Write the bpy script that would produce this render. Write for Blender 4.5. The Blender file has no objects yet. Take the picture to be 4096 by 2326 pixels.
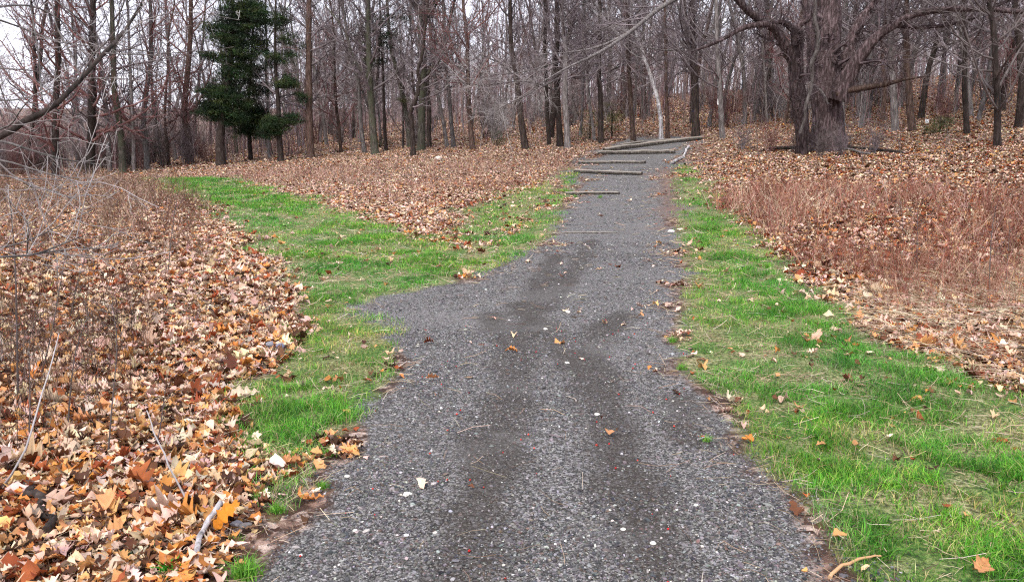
import bpy, math, random
import numpy as np
from mathutils import Vector

# ------------------------------------------------------------------ camera, sky, sun, exposure
SC = bpy.context.scene
COL = SC.collection
CAMH, FPX, HORIZON = 1.6, 804.0, 148.0
PITCH = math.atan((290.5 - HORIZON) / FPX)
cam_data = bpy.data.cameras.new("camera")
cam_data.sensor_width = 36.0
cam_data.lens = FPX / 1024 * 36.0
cam_data.clip_start = 0.05
cam_data.clip_end = 3000
cam = bpy.data.objects.new("camera", cam_data)
COL.objects.link(cam)
cam.location = (0, 0, CAMH)
cam.rotation_euler = (math.pi / 2 - PITCH, 0, 0)
SC.camera = cam

SUN_EL, SUN_AZ = math.radians(52), math.radians(200)      # azimuth from +Y, clockwise: light comes from behind the camera
world = bpy.data.worlds.new("World")
SC.world = world
world.use_nodes = True
wn, wl = world.node_tree.nodes, world.node_tree.links
wn.clear()
w_out = wn.new("ShaderNodeOutputWorld")
w_bg = wn.new("ShaderNodeBackground")
w_sky = wn.new("ShaderNodeTexSky")
w_sky.sky_type = 'NISHITA'
w_sky.sun_disc = False
w_sky.sun_elevation = SUN_EL
w_sky.sun_rotation = SUN_AZ
w_sky.air_density = 1.0
w_sky.dust_density = 4.0
w_sky.ozone_density = 1.0
w_mix = wn.new("ShaderNodeMix")                            # cloud cover: the blue sky mostly veiled by even white cloud
w_mix.data_type = 'RGBA'
w_mix.inputs[0].default_value = 0.75
w_mix.inputs[7].default_value = (9.4, 9.4, 10.6, 1)
wl.new(w_sky.outputs[0], w_mix.inputs[6])
wl.new(w_mix.outputs[2], w_bg.inputs[0])
w_bg.inputs[1].default_value = 0.10
wl.new(w_bg.outputs[0], w_out.inputs[0])

sun_data = bpy.data.lights.new("sun", 'SUN')
sun_data.energy = 1.5
sun_data.angle = math.radians(10)
sun_data.color = (1.0, 0.96, 0.9)
sun = bpy.data.objects.new("sun", sun_data)
COL.objects.link(sun)
sd_ = Vector((math.sin(SUN_AZ) * math.cos(SUN_EL), math.cos(SUN_AZ) * math.cos(SUN_EL), math.sin(SUN_EL)))
sun.rotation_euler = sd_.to_track_quat('Z', 'Y').to_euler()
sun.location = (0, -10, 30)

SC.view_settings.view_transform = 'Standard'
SC.view_settings.look = 'None'
SC.view_settings.exposure = 1.05
SC.view_settings.gamma = 1
SC.render.engine = 'CYCLES'
SC.cycles.use_denoising = False
SC.cycles.max_bounces = 5
SC.cycles.diffuse_bounces = 3
SC.cycles.glossy_bounces = 2
SC.cycles.transmission_bounces = 2
SC.cycles.pixel_filter_type = 'BLACKMAN_HARRIS'
SC.cycles.filter_width = 1.2

RNG = np.random.default_rng(7)

# ------------------------------------------------------------------ terrain
def vnoise(x, y, seed=0):
    x = np.asarray(x, float); y = np.asarray(y, float)
    xi = np.floor(x).astype(np.int64); yi = np.floor(y).astype(np.int64)
    fx = x - xi; fy = y - yi
    fx = fx * fx * (3 - 2 * fx); fy = fy * fy * (3 - 2 * fy)
    def h(a, b):
        n = (a * 374761393 + b * 668265263 + seed * 1274126177) & 0x7fffffff
        n = ((n ^ (n >> 13)) * 1274126177) & 0x7fffffff
        return ((n ^ (n >> 16)) & 0xffff) / 65535.0
    return (h(xi, yi) * (1 - fx) + h(xi + 1, yi) * fx) * (1 - fy) + (h(xi, yi + 1) * (1 - fx) + h(xi + 1, yi + 1) * fx) * fy

def fbm(x, y, seed=0, oct=3):
    a, s, t = 1.0, 0.0, 0.0
    for i in range(oct):
        s = s + a * vnoise(x * 2 ** i + 13.7 * i, y * 2 ** i, seed + i); t += a; a *= 0.5
    return s / t

_ks = np.array([-900, 0, 12, 16, 22, 27, 30.5, 34, 37, 45, 65, 100, 200, 900.])
_kh = np.array([0, 0, 0, .05, .37, .76, 1.03, 1.39, 1.72, 2.5, 4.4, 7.8, 14, 30.])
_fs = np.linspace(-50, 500, 5501)
_fh = np.interp(_fs, _ks, _kh)
_fh = np.convolve(np.pad(_fh, 25, mode='edge'), np.ones(51) / 51, mode='valid')
def terrain(x, y):
    x = np.asarray(x, float); y = np.asarray(y, float)
    s = y + np.clip(x - 0.14 * y, -60, 60)
    z = np.interp(s, _fs, _fh)
    d = np.hypot(x, y)
    z = z + (fbm(x * .35, y * .35, 5) - .5) * .10 * np.clip(d / 12, 0, 1) * np.clip((100 - d) / 40, 0, 1)
    z = z + (fbm(x * 1.7, y * 1.7, 9) - .5) * .035
    return z

SP, CP = math.sin(PITCH), math.cos(PITCH)
def ray(px, py):
    a = (px - 512) / FPX; b = -(py - 290.5) / FPX
    return np.array([a, CP + b * SP, -SP + b * CP])
def G(px, py, tmax=160):
    """ground point seen at pixel (1024 x 581 frame)"""
    d = ray(px, py)
    t = np.geomspace(1.2, tmax, 3000)
    P = d[None] * t[:, None] + np.array([0, 0, CAMH])
    below = P[:, 2] < terrain(P[:, 0], P[:, 1])
    i = int(np.argmax(below)) if below.any() else len(t) - 1
    x, y = P[i, 0], P[i, 1]
    return np.array([x, y, float(terrain(x, y))])
def at(px, py, Y):
    """point at pixel at forward distance Y"""
    d = ray(px, py)
    return np.array([0, 0, CAMH]) + d * (Y / d[1])

# ------------------------------------------------------------------ mesh helpers
class Acc:
    """collects geometry, then links it as ONE mesh object"""
    def __init__(s): s.v = []; s.f3 = []; s.f4 = []; s.c = []; s.n = 0
    def add(s, V, F, col=(1, 1, 1)):
        V = np.asarray(V, np.float32).reshape(-1, 3); F = np.asarray(F, np.int64)
        s.v.append(V)
        (s.f3 if F.shape[1] == 3 else s.f4).append(F + s.n)
        c = np.asarray(col, np.float32)
        if c.ndim == 1: c = np.broadcast_to(c, (len(V), 3))
        s.c.append(c)
        s.n += len(V)
    def mesh(s, name, smooth=True, color=True):
        me = bpy.data.meshes.new(name)
        V = np.concatenate(s.v)
        f3 = np.concatenate(s.f3) if s.f3 else np.zeros((0, 3), int)
        f4 = np.concatenate(s.f4) if s.f4 else np.zeros((0, 4), int)
        loops = np.concatenate([f3.ravel(), f4.ravel()]).astype(np.int32)
        starts = np.concatenate([np.arange(len(f3)) * 3, len(f3) * 3 + np.arange(len(f4)) * 4]).astype(np.int32)
        me.vertices.add(len(V)); me.vertices.foreach_set("co", V.ravel())
        me.loops.add(len(loops)); me.loops.foreach_set("vertex_index", loops)
        me.polygons.add(len(starts)); me.polygons.foreach_set("loop_start", starts)
        me.polygons.foreach_set("use_smooth", np.full(len(starts), smooth))
        me.update(calc_edges=True)
        if color:
            ca = me.color_attributes.new("Col", 'FLOAT_COLOR', 'POINT')
            rgba = np.ones((len(V), 4), np.float32); rgba[:, :3] = np.concatenate(s.c)
            ca.data.foreach_set("color", rgba.ravel())
        return me

def link(name, me, mat, parent=None, loc=None):
    o = bpy.data.objects.new(name, me)
    if mat and not me.materials: me.materials.append(mat)
    COL.objects.link(o)
    if parent: o.parent = parent
    if loc is not None: o.location = loc
    return o
def tag(o, label, cat, group=None):
    o['label'] = label; o['category'] = cat
    if group: o['group'] = group
    return o
def thing(name, label, cat, loc=(0, 0, 0), rz=0, group=None):
    o = bpy.data.objects.new(name, None)
    o.empty_display_size = .3
    COL.objects.link(o); o.location = loc; o.rotation_euler = (0, 0, rz)
    return tag(o, label, cat, group)
def dup(root, loc, rot, scale, label=None, group=None):
    r = root.copy(); COL.objects.link(r); r.location = loc; r.rotation_euler = rot; r.scale = scale
    if label: r['label'] = label
    if group: r['group'] = group
    for ch in kids[root.name]:
        c = ch.copy(); COL.objects.link(c); c.parent = r
    return r
kids = {}

def norm(a): return a / np.maximum(np.linalg.norm(a, axis=-1, keepdims=True), 1e-9)

def tubes(acc, P, R, sides, col=(1, 1, 1), cap=False, rough=0.0):
    """P (N,K,3) centre lines, R (N,K) radii"""
    P = np.asarray(P, float); R = np.asarray(R, float)
    N, K, _ = P.shape
    T = norm(np.gradient(P, axis=1)) if K > 2 else norm(np.repeat((P[:, 1:] - P[:, :1]), K, axis=1))
    ref = np.where(np.abs(T[:, :1, 2:3]) > .9, np.array([1., 0, 0]), np.array([0, 0, 1.]))
    A = norm(np.cross(T, ref)); B = np.cross(T, A)
    an = np.arange(sides) * 2 * math.pi / sides
    rr = R[:, :, None]
    if rough: rr = rr * (1 + rough * RNG.standard_normal((N, K, sides)))
    V = P[:, :, None] + (A[:, :, None] * np.cos(an)[:, None] + B[:, :, None] * np.sin(an)[:, None]) * (rr[..., None] if rough else rr[..., None])
    k = np.arange(K - 1)[:, None]; j = np.arange(sides)[None]
    q = np.stack([k * sides + j, k * sides + (j + 1) % sides, (k + 1) * sides + (j + 1) % sides, (k + 1) * sides + j], -1).reshape(-1, 4)
    F = (np.arange(N)[:, None, None] * K * sides + q[None]).reshape(-1, 4)
    c = np.asarray(col, float)
    if c.ndim == 2: c = np.repeat(c, K * sides, axis=0)
    acc.add(V.reshape(-1, 3), F, c)
    if cap:
        for n in range(N):
            for kk, s in ((0, -1), (K - 1, 1)):
                base = V[n, kk]; cc = c[n * K * sides:(n * K * sides) + 1][0] if c.ndim == 2 else c
                Vc = np.vstack([base, P[n, kk] + T[n, kk] * s * R[n, kk] * .15])
                Fc = np.array([[i, (i + 1) % sides, sides] for i in range(sides)])
                acc.add(Vc, Fc, cc)

def smooth_line(pts, n):
    """Catmull-Rom resample of a polyline"""
    p = np.asarray(pts, float)
    q = np.vstack([2 * p[0] - p[1], p, 2 * p[-1] - p[-2]])
    out = []
    for u in np.linspace(0, len(p) - 1 - 1e-6, n):
        i = int(u); t = u - i
        a, b, c, d = q[i], q[i + 1], q[i + 2], q[i + 3]
        out.append(.5 * ((2 * b) + (c - a) * t + (2 * a - 5 * b + 4 * c - d) * t * t + (3 * b - a - 3 * c + d) * t ** 3))
    return np.array(out)

def grow(P, R, rng, n, t0, t1, ang, ln, K, wob=.15, trop=.08, rf=.55, tip=.35, fall=.6, rmin=.003, rel=True):
    N, Kp, _ = P.shape
    t = t0 + (t1 - t0) * (np.arange(n)[None] + rng.random((N, n))) / n
    f = np.clip(t * (Kp - 1), 0, Kp - 1.001); i = f.astype(int); fr = (f - i)[..., None]
    ar = np.arange(N)[:, None]
    base = P[ar, i] * (1 - fr) + P[ar, i + 1] * fr
    T = norm(P[ar, i + 1] - P[ar, i])
    rp = R[ar, i] * (1 - fr[..., 0]) + R[ar, i + 1] * fr[..., 0]
    rnd = rng.standard_normal((N, n, 3))
    B = norm(rnd - (rnd * T).sum(-1, keepdims=True) * T)
    a = np.radians(ang[0] + (ang[1] - ang[0]) * rng.random((N, n)))[..., None]
    if len(ang) > 2: a = a * (1 - ang[2] * t[..., None])
    d = norm(np.cos(a) * T + np.sin(a) * B)
    PL = np.linalg.norm(np.diff(P, axis=1), axis=-1).sum(1)[:, None] if rel else 1.0
    L = ln * PL * (1 - fall * t) * (.55 + .75 * rng.random((N, n)))
    M = N * n
    d = d.reshape(M, 3); L = L.reshape(M, 1) / (K - 1); p = base.reshape(M, 3)
    out = [p]
    for k in range(K - 1):
        p = p + d * L; out.append(p)
        d = norm(d + wob * rng.standard_normal((M, 3)) + np.array([0, 0, trop]))
    CPs = np.stack(out, 1)
    r0 = np.maximum(rp.reshape(M) * rf, rmin)
    CR = r0[:, None] * np.linspace(1, tip, K)[None]
    return CPs, np.maximum(CR, rmin * .7)

# ------------------------------------------------------------------ materials
class N_:
    def __init__(s, name):
        s.m = bpy.data.materials.new(name); s.m.use_nodes = True
        s.t = s.m.node_tree; s.t.nodes.clear()
        s.o = s.t.nodes.new("ShaderNodeOutputMaterial")
        s.p = s.n("ShaderNodeBsdfPrincipled")
        s.t.links.new(s.p.outputs[0], s.o.inputs[0])
        s.p.inputs["Roughness"].default_value = .85
        s.p.inputs["Specular IOR Level"].default_value = .25
    def n(s, k, **kw):
        x = s.t.nodes.new(k)
        for a, b in kw.items(): setattr(x, a, b)
        return x
    def l(s, a, b): s.t.links.new(a, b)
    def put(s, v, sock):
        if isinstance(v, bpy.types.NodeSocket): s.l(v, sock)
        elif isinstance(v, tuple): sock.default_value = (*v, 1) if len(v) == 3 else v
        else: sock.default_value = v
    def mix(s, f, a, b, mode='MIX'):
        x = s.n("ShaderNodeMix", data_type='RGBA', blend_type=mode)
        s.put(f, x.inputs[0]); s.put(a, x.inputs[6]); s.put(b, x.inputs[7]); return x.outputs[2]
    def math(s, op, a, b=0.0, c=None, clamp=False):
        x = s.n("ShaderNodeMath", operation=op, use_clamp=clamp)
        s.put(a, x.inputs[0]); s.put(b, x.inputs[1])
        if c is not None: s.put(c, x.inputs[2])
        return x.outputs[0]
    def noise(s, vec, scale, detail=3, rough=.55, out=0):
        x = s.n("ShaderNodeTexNoise"); s.l(vec, x.inputs["Vector"])
        x.inputs["Scale"].default_value = scale; x.inputs["Detail"].default_value = detail; x.inputs["Roughness"].default_value = rough
        return x.outputs[out]
    def vor(s, vec, scale, feat='F1', out="Color"):
        x = s.n("ShaderNodeTexVoronoi", feature=feat); s.l(vec, x.inputs["Vector"]); x.inputs["Scale"].default_value = scale
        return x.outputs[out]
    def ramp(s, f, stops, interp='LINEAR'):
        x = s.n("ShaderNodeValToRGB"); s.put(f, x.inputs[0]); e = x.color_ramp.elements; x.color_ramp.interpolation = interp
        while len(e) < len(stops): e.new(.5)
        for k, (p, c) in enumerate(stops): e[k].position = p; e[k].color = (*c, 1)
        return x.outputs[0]
    def sstep(s, v, a, b):
        x = s.n("ShaderNodeMapRange", interpolation_type='SMOOTHSTEP'); s.put(v, x.inputs[0])
        x.inputs[1].default_value = a; x.inputs[2].default_value = b; return x.outputs[0]
    def attr(s, name, out=2):
        return s.n("ShaderNodeAttribute", attribute_name=name).outputs[out]
    def bump(s, h, st, dist, prev=None):
        x = s.n("ShaderNodeBump"); x.inputs["Strength"].default_value = st; x.inputs["Distance"].default_value = dist
        s.l(h, x.inputs["Height"])
        if prev: s.l(prev, x.inputs["Normal"])
        return x.outputs[0]

def mat_bark(name, dark, mid, pale, patch=.0, moss=None, moss_at=.6):
    m = N_(name); tc = m.n("ShaderNodeTexCoord").outputs["Object"]
    mp = m.n("ShaderNodeMapping"); mp.inputs["Scale"].default_value = (1, 1, .22); m.l(tc, mp.inputs[0])
    v = m.noise(mp.outputs[0], 16, 5, .65)
    col = m.ramp(v, [(.32, dark), (.5, mid), (.72, pale)])
    if patch:
        b = m.noise(tc, 2.3, 4, .7); col = m.mix(m.sstep(b, .5, .62), col, pale)
    if moss:
        b = m.noise(tc, 1.1, 3, .6); col = m.mix(m.math('MULTIPLY', m.sstep(b, moss_at - .12, moss_at + .08), .7), col, moss)
    r = m.n("ShaderNodeObjectInfo").outputs["Random"]
    hs = m.n("ShaderNodeHueSaturation"); m.l(col, hs.inputs["Color"])
    m.l(m.math('MULTIPLY_ADD', r, .7, .65), hs.inputs["Value"])
    m.l(hs.outputs[0], m.p.inputs["Base Color"])
    m.l(m.bump(v, .9, .03), m.p.inputs["Normal"])
    return m.m
def mat_twig(name, a, b):
    m = N_(name); tc = m.n("ShaderNodeTexCoord").outputs["Object"]
    v = m.noise(tc, 1.3, 3, .6)
    m.l(m.ramp(v, [(.35, a), (.65, b)]), m.p.inputs["Base Color"]); return m.m
def mat_col(name, rough=.8, noise=None, trans=0.0, spec=.25):
    m = N_(name); c = m.attr("Col", 0)
    if noise:
        tc = m.n("ShaderNodeNewGeometry").outputs["Position"]
        v = m.noise(tc, noise, 3, .6)
        hs = m.n("ShaderNodeHueSaturation"); m.l(c, hs.inputs["Color"]); m.l(m.math('MULTIPLY_ADD', v, 1.0, .5), hs.inputs["Value"]); c = hs.outputs[0]
    m.l(c, m.p.inputs["Base Color"]); m.p.inputs["Roughness"].default_value = rough
    m.p.inputs["Specular IOR Level"].default_value = spec
    if trans:
        tr = m.n("ShaderNodeBsdfTranslucent"); m.l(c, tr.inputs[0])
        mx = m.n("ShaderNodeMixShader"); mx.inputs[0].default_value = trans
        m.l(m.p.outputs[0], mx.inputs[1]); m.l(tr.outputs[0], mx.inputs[2]); m.l(mx.outputs[0], m.o.inputs[0])
    return m.m

BARK = {
 'dark':  mat_bark("dark_bark", (.010, .007, .006), (.03, .021, .017), (.085, .062, .052)),
 'brown': mat_bark("brown_bark", (.022, .013, .010), (.07, .042, .032), (.16, .11, .09)),
 'grey':  mat_bark("grey_bark", (.04, .035, .033), (.12, .105, .10), (.27, .25, .24)),
 'moss':  mat_bark("mossy_bark", (.02, .017, .013), (.06, .052, .042), (.16, .14, .12), moss=(.055, .06, .035), moss_at=.5),
 'pale':  mat_bark("pale_bark", (.06, .055, .055), (.30, .28, .28), (.55, .53, .52), patch=1),
}
TWIG = {
 'dark': mat_twig("dark_twig", (.06, .048, .045), (.16, .135, .13)),
 'mid':  mat_twig("grey_twig", (.065, .052, .053), (.235, .195, .205)),
 'old':  mat_twig("old_tree_twig", (.035, .024, .026), (.15, .11, .115)),
 'pale': mat_twig("pale_twig", (.2, .18, .175), (.42, .39, .385)),
 'red':  mat_twig("reddish_twig", (.10, .04, .038), (.26, .14, .125)),
}
M_LEAF = mat_col("fallen_leaf", .75, 25, .12, .2)
M_GRASS = mat_col("grass_blade", .6, None, .25, .3)
M_STONE = mat_col("stone", .85, 120)
M_BRUSH = mat_col("dry_stem", .85)
M_CEDAR = mat_col("cedar_foliage", .8, 3)

def mat_ground():
    m = N_("forest_ground"); pos = m.n("ShaderNodeNewGeometry").outputs["Position"]
    nz = m.noise(pos, 7, 5, .7); nf = m.noise(pos, 1.6, 4, .6)
    def mask(name, w, k=.55):
        a = m.attr(name); a = m.math('ADD', a, m.math('MULTIPLY', m.math('SUBTRACT', nz, .5), k))
        return m.sstep(a, .5 - w, .5 + w)
    # gravel
    vc = m.vor(pos, 120); peb = m.n("ShaderNodeSeparateColor"); m.l(vc, peb.inputs[0])
    g = m.ramp(peb.outputs[0], [(0, (.022, .020, .019)), (.4, (.06, .056, .053)), (.75, (.15, .143, .138)), (1, (.36, .345, .33))])
    vc2 = m.vor(pos, 60); p2 = m.n("ShaderNodeSeparateColor"); m.l(vc2, p2.inputs[0])
    g = m.mix(m.sstep(p2.outputs[1], .86, .95), g, (.26, .25, .26))
    damp = m.attr("damp"); dm = m.sstep(m.math('ADD', damp, m.math('MULTIPLY', m.math('SUBTRACT', nf, .5), 1.1)), .3, .85)
    g = m.mix(m.math('MULTIPLY', dm, .72), g, (.038, .029, .023))
    broad = m.noise(pos, .9, 3, .5)
    g = m.mix(m.math('MULTIPLY', m.sstep(broad, .5, .68), .35), g, (.17, .162, .155))
    # soil with leaf mould
    vl = m.vor(pos, 16); pl = m.n("ShaderNodeSeparateColor"); m.l(vl, pl.inputs[0])
    l = m.ramp(pl.outputs[0], [(0, (.03, .014, .008)), (.3, (.11, .05, .03)), (.6, (.34, .22, .17)), (1, (.55, .42, .35))])
    l = m.mix(m.sstep(nz, .4, .6), (.05, .026, .017), l)
    # turf
    t = m.mix(m.sstep(nf, .4, .6), m.ramp(m.noise(pos, 40, 4, .7), [(.35, (.035, .03, .015)), (.5, (.16, .17, .06)), (.65, (.42, .36, .22))]), m.ramp(m.noise(pos, 40, 4, .7), [(.35, (.02, .035, .008)), (.5, (.06, .14, .02)), (.65, (.2, .26, .07))]))
    dirt = m.ramp(nz, [(.3, (.09, .055, .04)), (.7, (.22, .14, .11))])
    c = m.mix(mask("green", .15), l, t)
    c = m.mix(mask("gravel", .1), c, g)
    c = m.mix(mask("dirt", .25), c, dirt)
    m.l(c, m.p.inputs["Base Color"])
    dist = m.vor(pos, 120, 'F1', "Distance")
    h = m.math('SUBTRACT', 1.0, dist)
    b = m.bump(h, .8, .012); b = m.bump(nz, .5, .05, b)
    m.l(b, m.p.inputs["Normal"])
    return m.m
M_GROUND = mat_ground()

# ------------------------------------------------------------------ ground zones (plan polygons on the terrain)
S = 2564 / 1024
def plan(pts): return np.array([G(x / S, y / S)[:2] for x, y in pts])
def sdist(X, Y, poly):
    """signed distance, positive inside"""
    d = np.full(X.shape, 1e9); ins = np.zeros(X.shape, bool)
    n = len(poly)
    for i in range(n):
        ax, ay = poly[i]; bx, by = poly[(i + 1) % n]
        ex, ey = bx - ax, by - ay
        t = np.clip(((X - ax) * ex + (Y - ay) * ey) / (ex * ex + ey * ey + 1e-12), 0, 1)
        d = np.minimum(d, np.hypot(X - ax - t * ex, Y - ay - t * ey))
        c = (ay > Y) != (by > Y)
        with np.errstate(divide='ignore', invalid='ignore'):
            ins ^= c & (X < ex * (Y - ay) / (ey if ey != 0 else 1e-12) + ax)
    return np.where(ins, d, -d)
def ldist(X, Y, line):
    d = np.full(X.shape, 1e9)
    for (ax, ay), (bx, by) in zip(line[:-1], line[1:]):
        ex, ey = bx - ax, by - ay
        t = np.clip(((X - ax) * ex + (Y - ay) * ey) / (ex * ex + ey * ey + 1e-12), 0, 1)
        d = np.minimum(d, np.hypot(X - ax - t * ex, Y - ay - t * ey))
    return d
P_GRAVEL = plan([(400, 3000), (560, 1800), (680, 1456), (710, 1330), (800, 1270), (840, 1150), (900, 1060), (990, 940), (985, 870), (1010, 840), (890, 790), (900, 765), (1000, 740), (1160, 705), (1260, 665),
                 (1370, 605), (1405, 560), (1425, 500), (1445, 440), (1450, 405), (1500, 375), (1560, 352), (1600, 345), (1750, 343), (1720, 380), (1680, 410),
                 (1672, 450), (1685, 520), (1695, 600), (1710, 690), (1700, 780), (1685, 860), (1700, 930), (1820, 1010), (1850, 1130), (2000, 1250), (2130, 1456), (2250, 1800), (2800, 3000)])
P_TRACK = plan([(380, 446), (560, 442), (640, 470), (760, 492), (900, 545), (1080, 600), (1180, 632), (1290, 575), (1400, 480), (1438, 420), (1450, 440), (1425, 500), (1405, 560),
                (1370, 605), (1260, 665), (1160, 705), (1000, 740), (890, 775), (1060, 795), (1020, 840), (1000, 870), (1005, 940), (930, 1030), (890, 1090), (800, 1120), (680, 1110), (640, 1050), (650, 960),
                (730, 860), (770, 780), (745, 690), (640, 600), (520, 510), (420, 466)])
P_RIGHT = plan([(1685, 440), (1700, 412), (1750, 440), (1800, 500), (1860, 560), (1960, 660), (2080, 760), (2180, 850), (2300, 900), (2450, 960), (2700, 1060), (3000, 1700), (3300, 3000), (2800, 3000), (2250, 1800), (2130, 1456),
                (2000, 1250), (1850, 1130), (1820, 1010), (1700, 930), (1685, 860), (1700, 780), (1710, 690), (1695, 600), (1685, 520)])
P_SPARSE = plan([(1120, 520), (1290, 470), (1430, 425), (1410, 520), (1310, 600), (1180, 640), (1080, 600)])
P_LOWER = plan([(570, 1600), (620, 1330), (640, 1200), (620, 1050), (700, 980), (930, 980), (910, 1060), (840, 1150), (800, 1270), (690, 1340), (660, 1500)])
L_DAMP = [plan(q) for q in ([(1480, 600), (1420, 700), (1330, 800), (1290, 900), (1260, 1050), (1200, 1300), (1150, 1500)], [(1300, 760), (1420, 880), (1500, 1000), (1570, 1180), (1640, 1400)], [(1390, 640), (1350, 720), (1330, 800)], [(1220, 790), (1290, 870), (1270, 1000), (1230, 1130), (1180, 1300)],
                            [(1560, 790), (1460, 870), (1500, 960), (1540, 1100), (1570, 1200)], [(1700, 1000), (1730, 1100)])]
P_DIRT = plan([(1640, 420), (1680, 425), (1690, 570), (1650, 575), (1655, 500)])

def zones(X, Y):
    w = np.clip(np.hypot(X, Y) * .03, .2, .8)
    n = (fbm(X * 2.1, Y * 2.1, 31) - .5) * 2
    n2 = (fbm(X * .8, Y * .8, 37) - .5) * 2
    def soft(poly, k=1.0, nn=1.15): return np.clip(.5 + (sdist(X, Y, poly) + n * nn * w + n2 * .35 * w) / (2.2 * w * k), 0, 1)
    gr = soft(P_GRAVEL, 1.3, 1.5)
    tk = soft(P_TRACK, 1.2)
    rt = soft(P_RIGHT, 1.4)
    sp = soft(P_SPARSE, 1.2) * .6
    lo = soft(P_LOWER, 1.0) * .62
    green = np.maximum.reduce([tk, rt, sp, lo])
    damp = np.zeros(X.shape)
    for l in L_DAMP: damp = np.maximum(damp, np.clip(1 - ldist(X, Y, l) / .38, 0, 1))
    dirt = soft(P_DIRT, 1.0) * .9
    return gr, green, damp, dirt

# ground sheet: rings around the viewpoint, finest where the ground is near
rr = np.concatenate([[0.0], np.geomspace(.6, 900, 300)])
an = np.concatenate([np.linspace(-40, 40, 400), np.linspace(40, 320, 100)[1:-1]]) * math.pi / 180
RR, AN = np.meshgrid(rr, an, indexing='ij')
GX, GY = RR * np.sin(AN), RR * np.cos(AN)
GZ = terrain(GX, GY)
nr, na = RR.shape
gv, gg, gd, gi = zones(GX, GY)
i = np.arange(nr - 1)[:, None]; j = np.arange(na)[None]
quads = np.stack([i * na + j, (i + 1) * na + j, (i + 1) * na + (j + 1) % na, i * na + (j + 1) % na], -1).reshape(-1, 4)
VG = np.stack([GX, GY, GZ], -1).reshape(-1, 3)
gvf, ggf, gdf, gif = [a.reshape(-1) for a in (gv, gg, gd, gi)]
face_gravel = gvf[quads].mean(1) > .5
tkq = np.clip(.5 + sdist(VG[:, 0], VG[:, 1], P_TRACK), 0, 1)
face_track = (~face_gravel) & (tkq[quads].mean(1) > .5) & (ggf[quads].mean(1) > .5)
for nm, sel in (("ground", ~face_gravel & ~face_track), ("gravel_path", face_gravel), ("grass_path", face_track)):
    q = quads[sel]; used, inv = np.unique(q, return_inverse=True)
    a = Acc(); a.add(VG[used], inv.reshape(-1, 4))
    me = a.mesh(nm, color=False)
    for an_, arr in (("gravel", gvf), ("green", ggf), ("damp", gdf), ("dirt", gif)):
        at_ = me.attributes.new(an_, 'FLOAT', 'POINT'); at_.data.foreach_set("value", arr[used].astype(np.float32))
    o = link(nm, me, M_GROUND); o['kind'] = 'structure'

# ------------------------------------------------------------------ scatter helpers
def scatter_pts(rng, dens, rmax, rmin=1.5, half=38):
    """points in the wedge in front of the camera; dens(r) per square metre"""
    rs = np.linspace(rmin, rmax, 400); pdf = dens(rs) * rs * math.radians(2 * half)
    tot = np.trapezoid(pdf, rs) if hasattr(np, 'trapezoid') else np.trapz(pdf, rs)
    cdf = np.cumsum(pdf); cdf /= cdf[-1]
    n = int(tot); r = np.interp(rng.random(n), cdf, rs); a = np.radians(rng.uniform(-half, half, n))
    return r * np.sin(a), r * np.cos(a), r
def inst(acc, TV, TF, pos, scale, yaw, tilt, tiltdir, col):
    """TV (M,m,3) per-instance templates or (m,3)"""
    n = len(pos)
    if TV.ndim == 2: TV = np.broadcast_to(TV, (n, *TV.shape))
    V = TV * (scale[:, None, None] if scale.ndim == 1 else scale[:, None, :])
    c, s = np.cos(yaw)[:, None], np.sin(yaw)[:, None]
    V = np.stack([V[..., 0] * c - V[..., 1] * s, V[..., 0] * s + V[..., 1] * c, V[..., 2]], -1)
    kx, ky = np.cos(tiltdir)[:, None], np.sin(tiltdir)[:, None]; ct, st = np.cos(tilt)[:, None], np.sin(tilt)[:, None]
    dot = V[..., 0] * kx + V[..., 1] * ky
    cr = np.stack([ky * V[..., 2], -kx * V[..., 2], kx * V[..., 1] - ky * V[..., 0]], -1)
    kk = np.stack([kx * dot, ky * dot, dot * 0], -1)
    V = V * ct[..., None] + cr * st[..., None] + kk * (1 - ct[..., None])
    V = V + pos[:, None]
    m = TV.shape[1]
    F = (np.arange(n)[:, None, None] * m + TF[None]).reshape(-1, TF.shape[1])
    acc.add(V.reshape(-1, 3), F, np.repeat(col, m, axis=0) if col.shape[0] == n else col)

def pal(rng, n, cols, probs, jit=.25):
    c = np.array(cols)[rng.choice(len(cols), n, p=np.array(probs) / sum(probs))]
    return np.clip(c * (1 + jit * rng.standard_normal((n, 1))) * (1 + .06 * rng.standard_normal((n, 3))), .004, .9)

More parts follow.
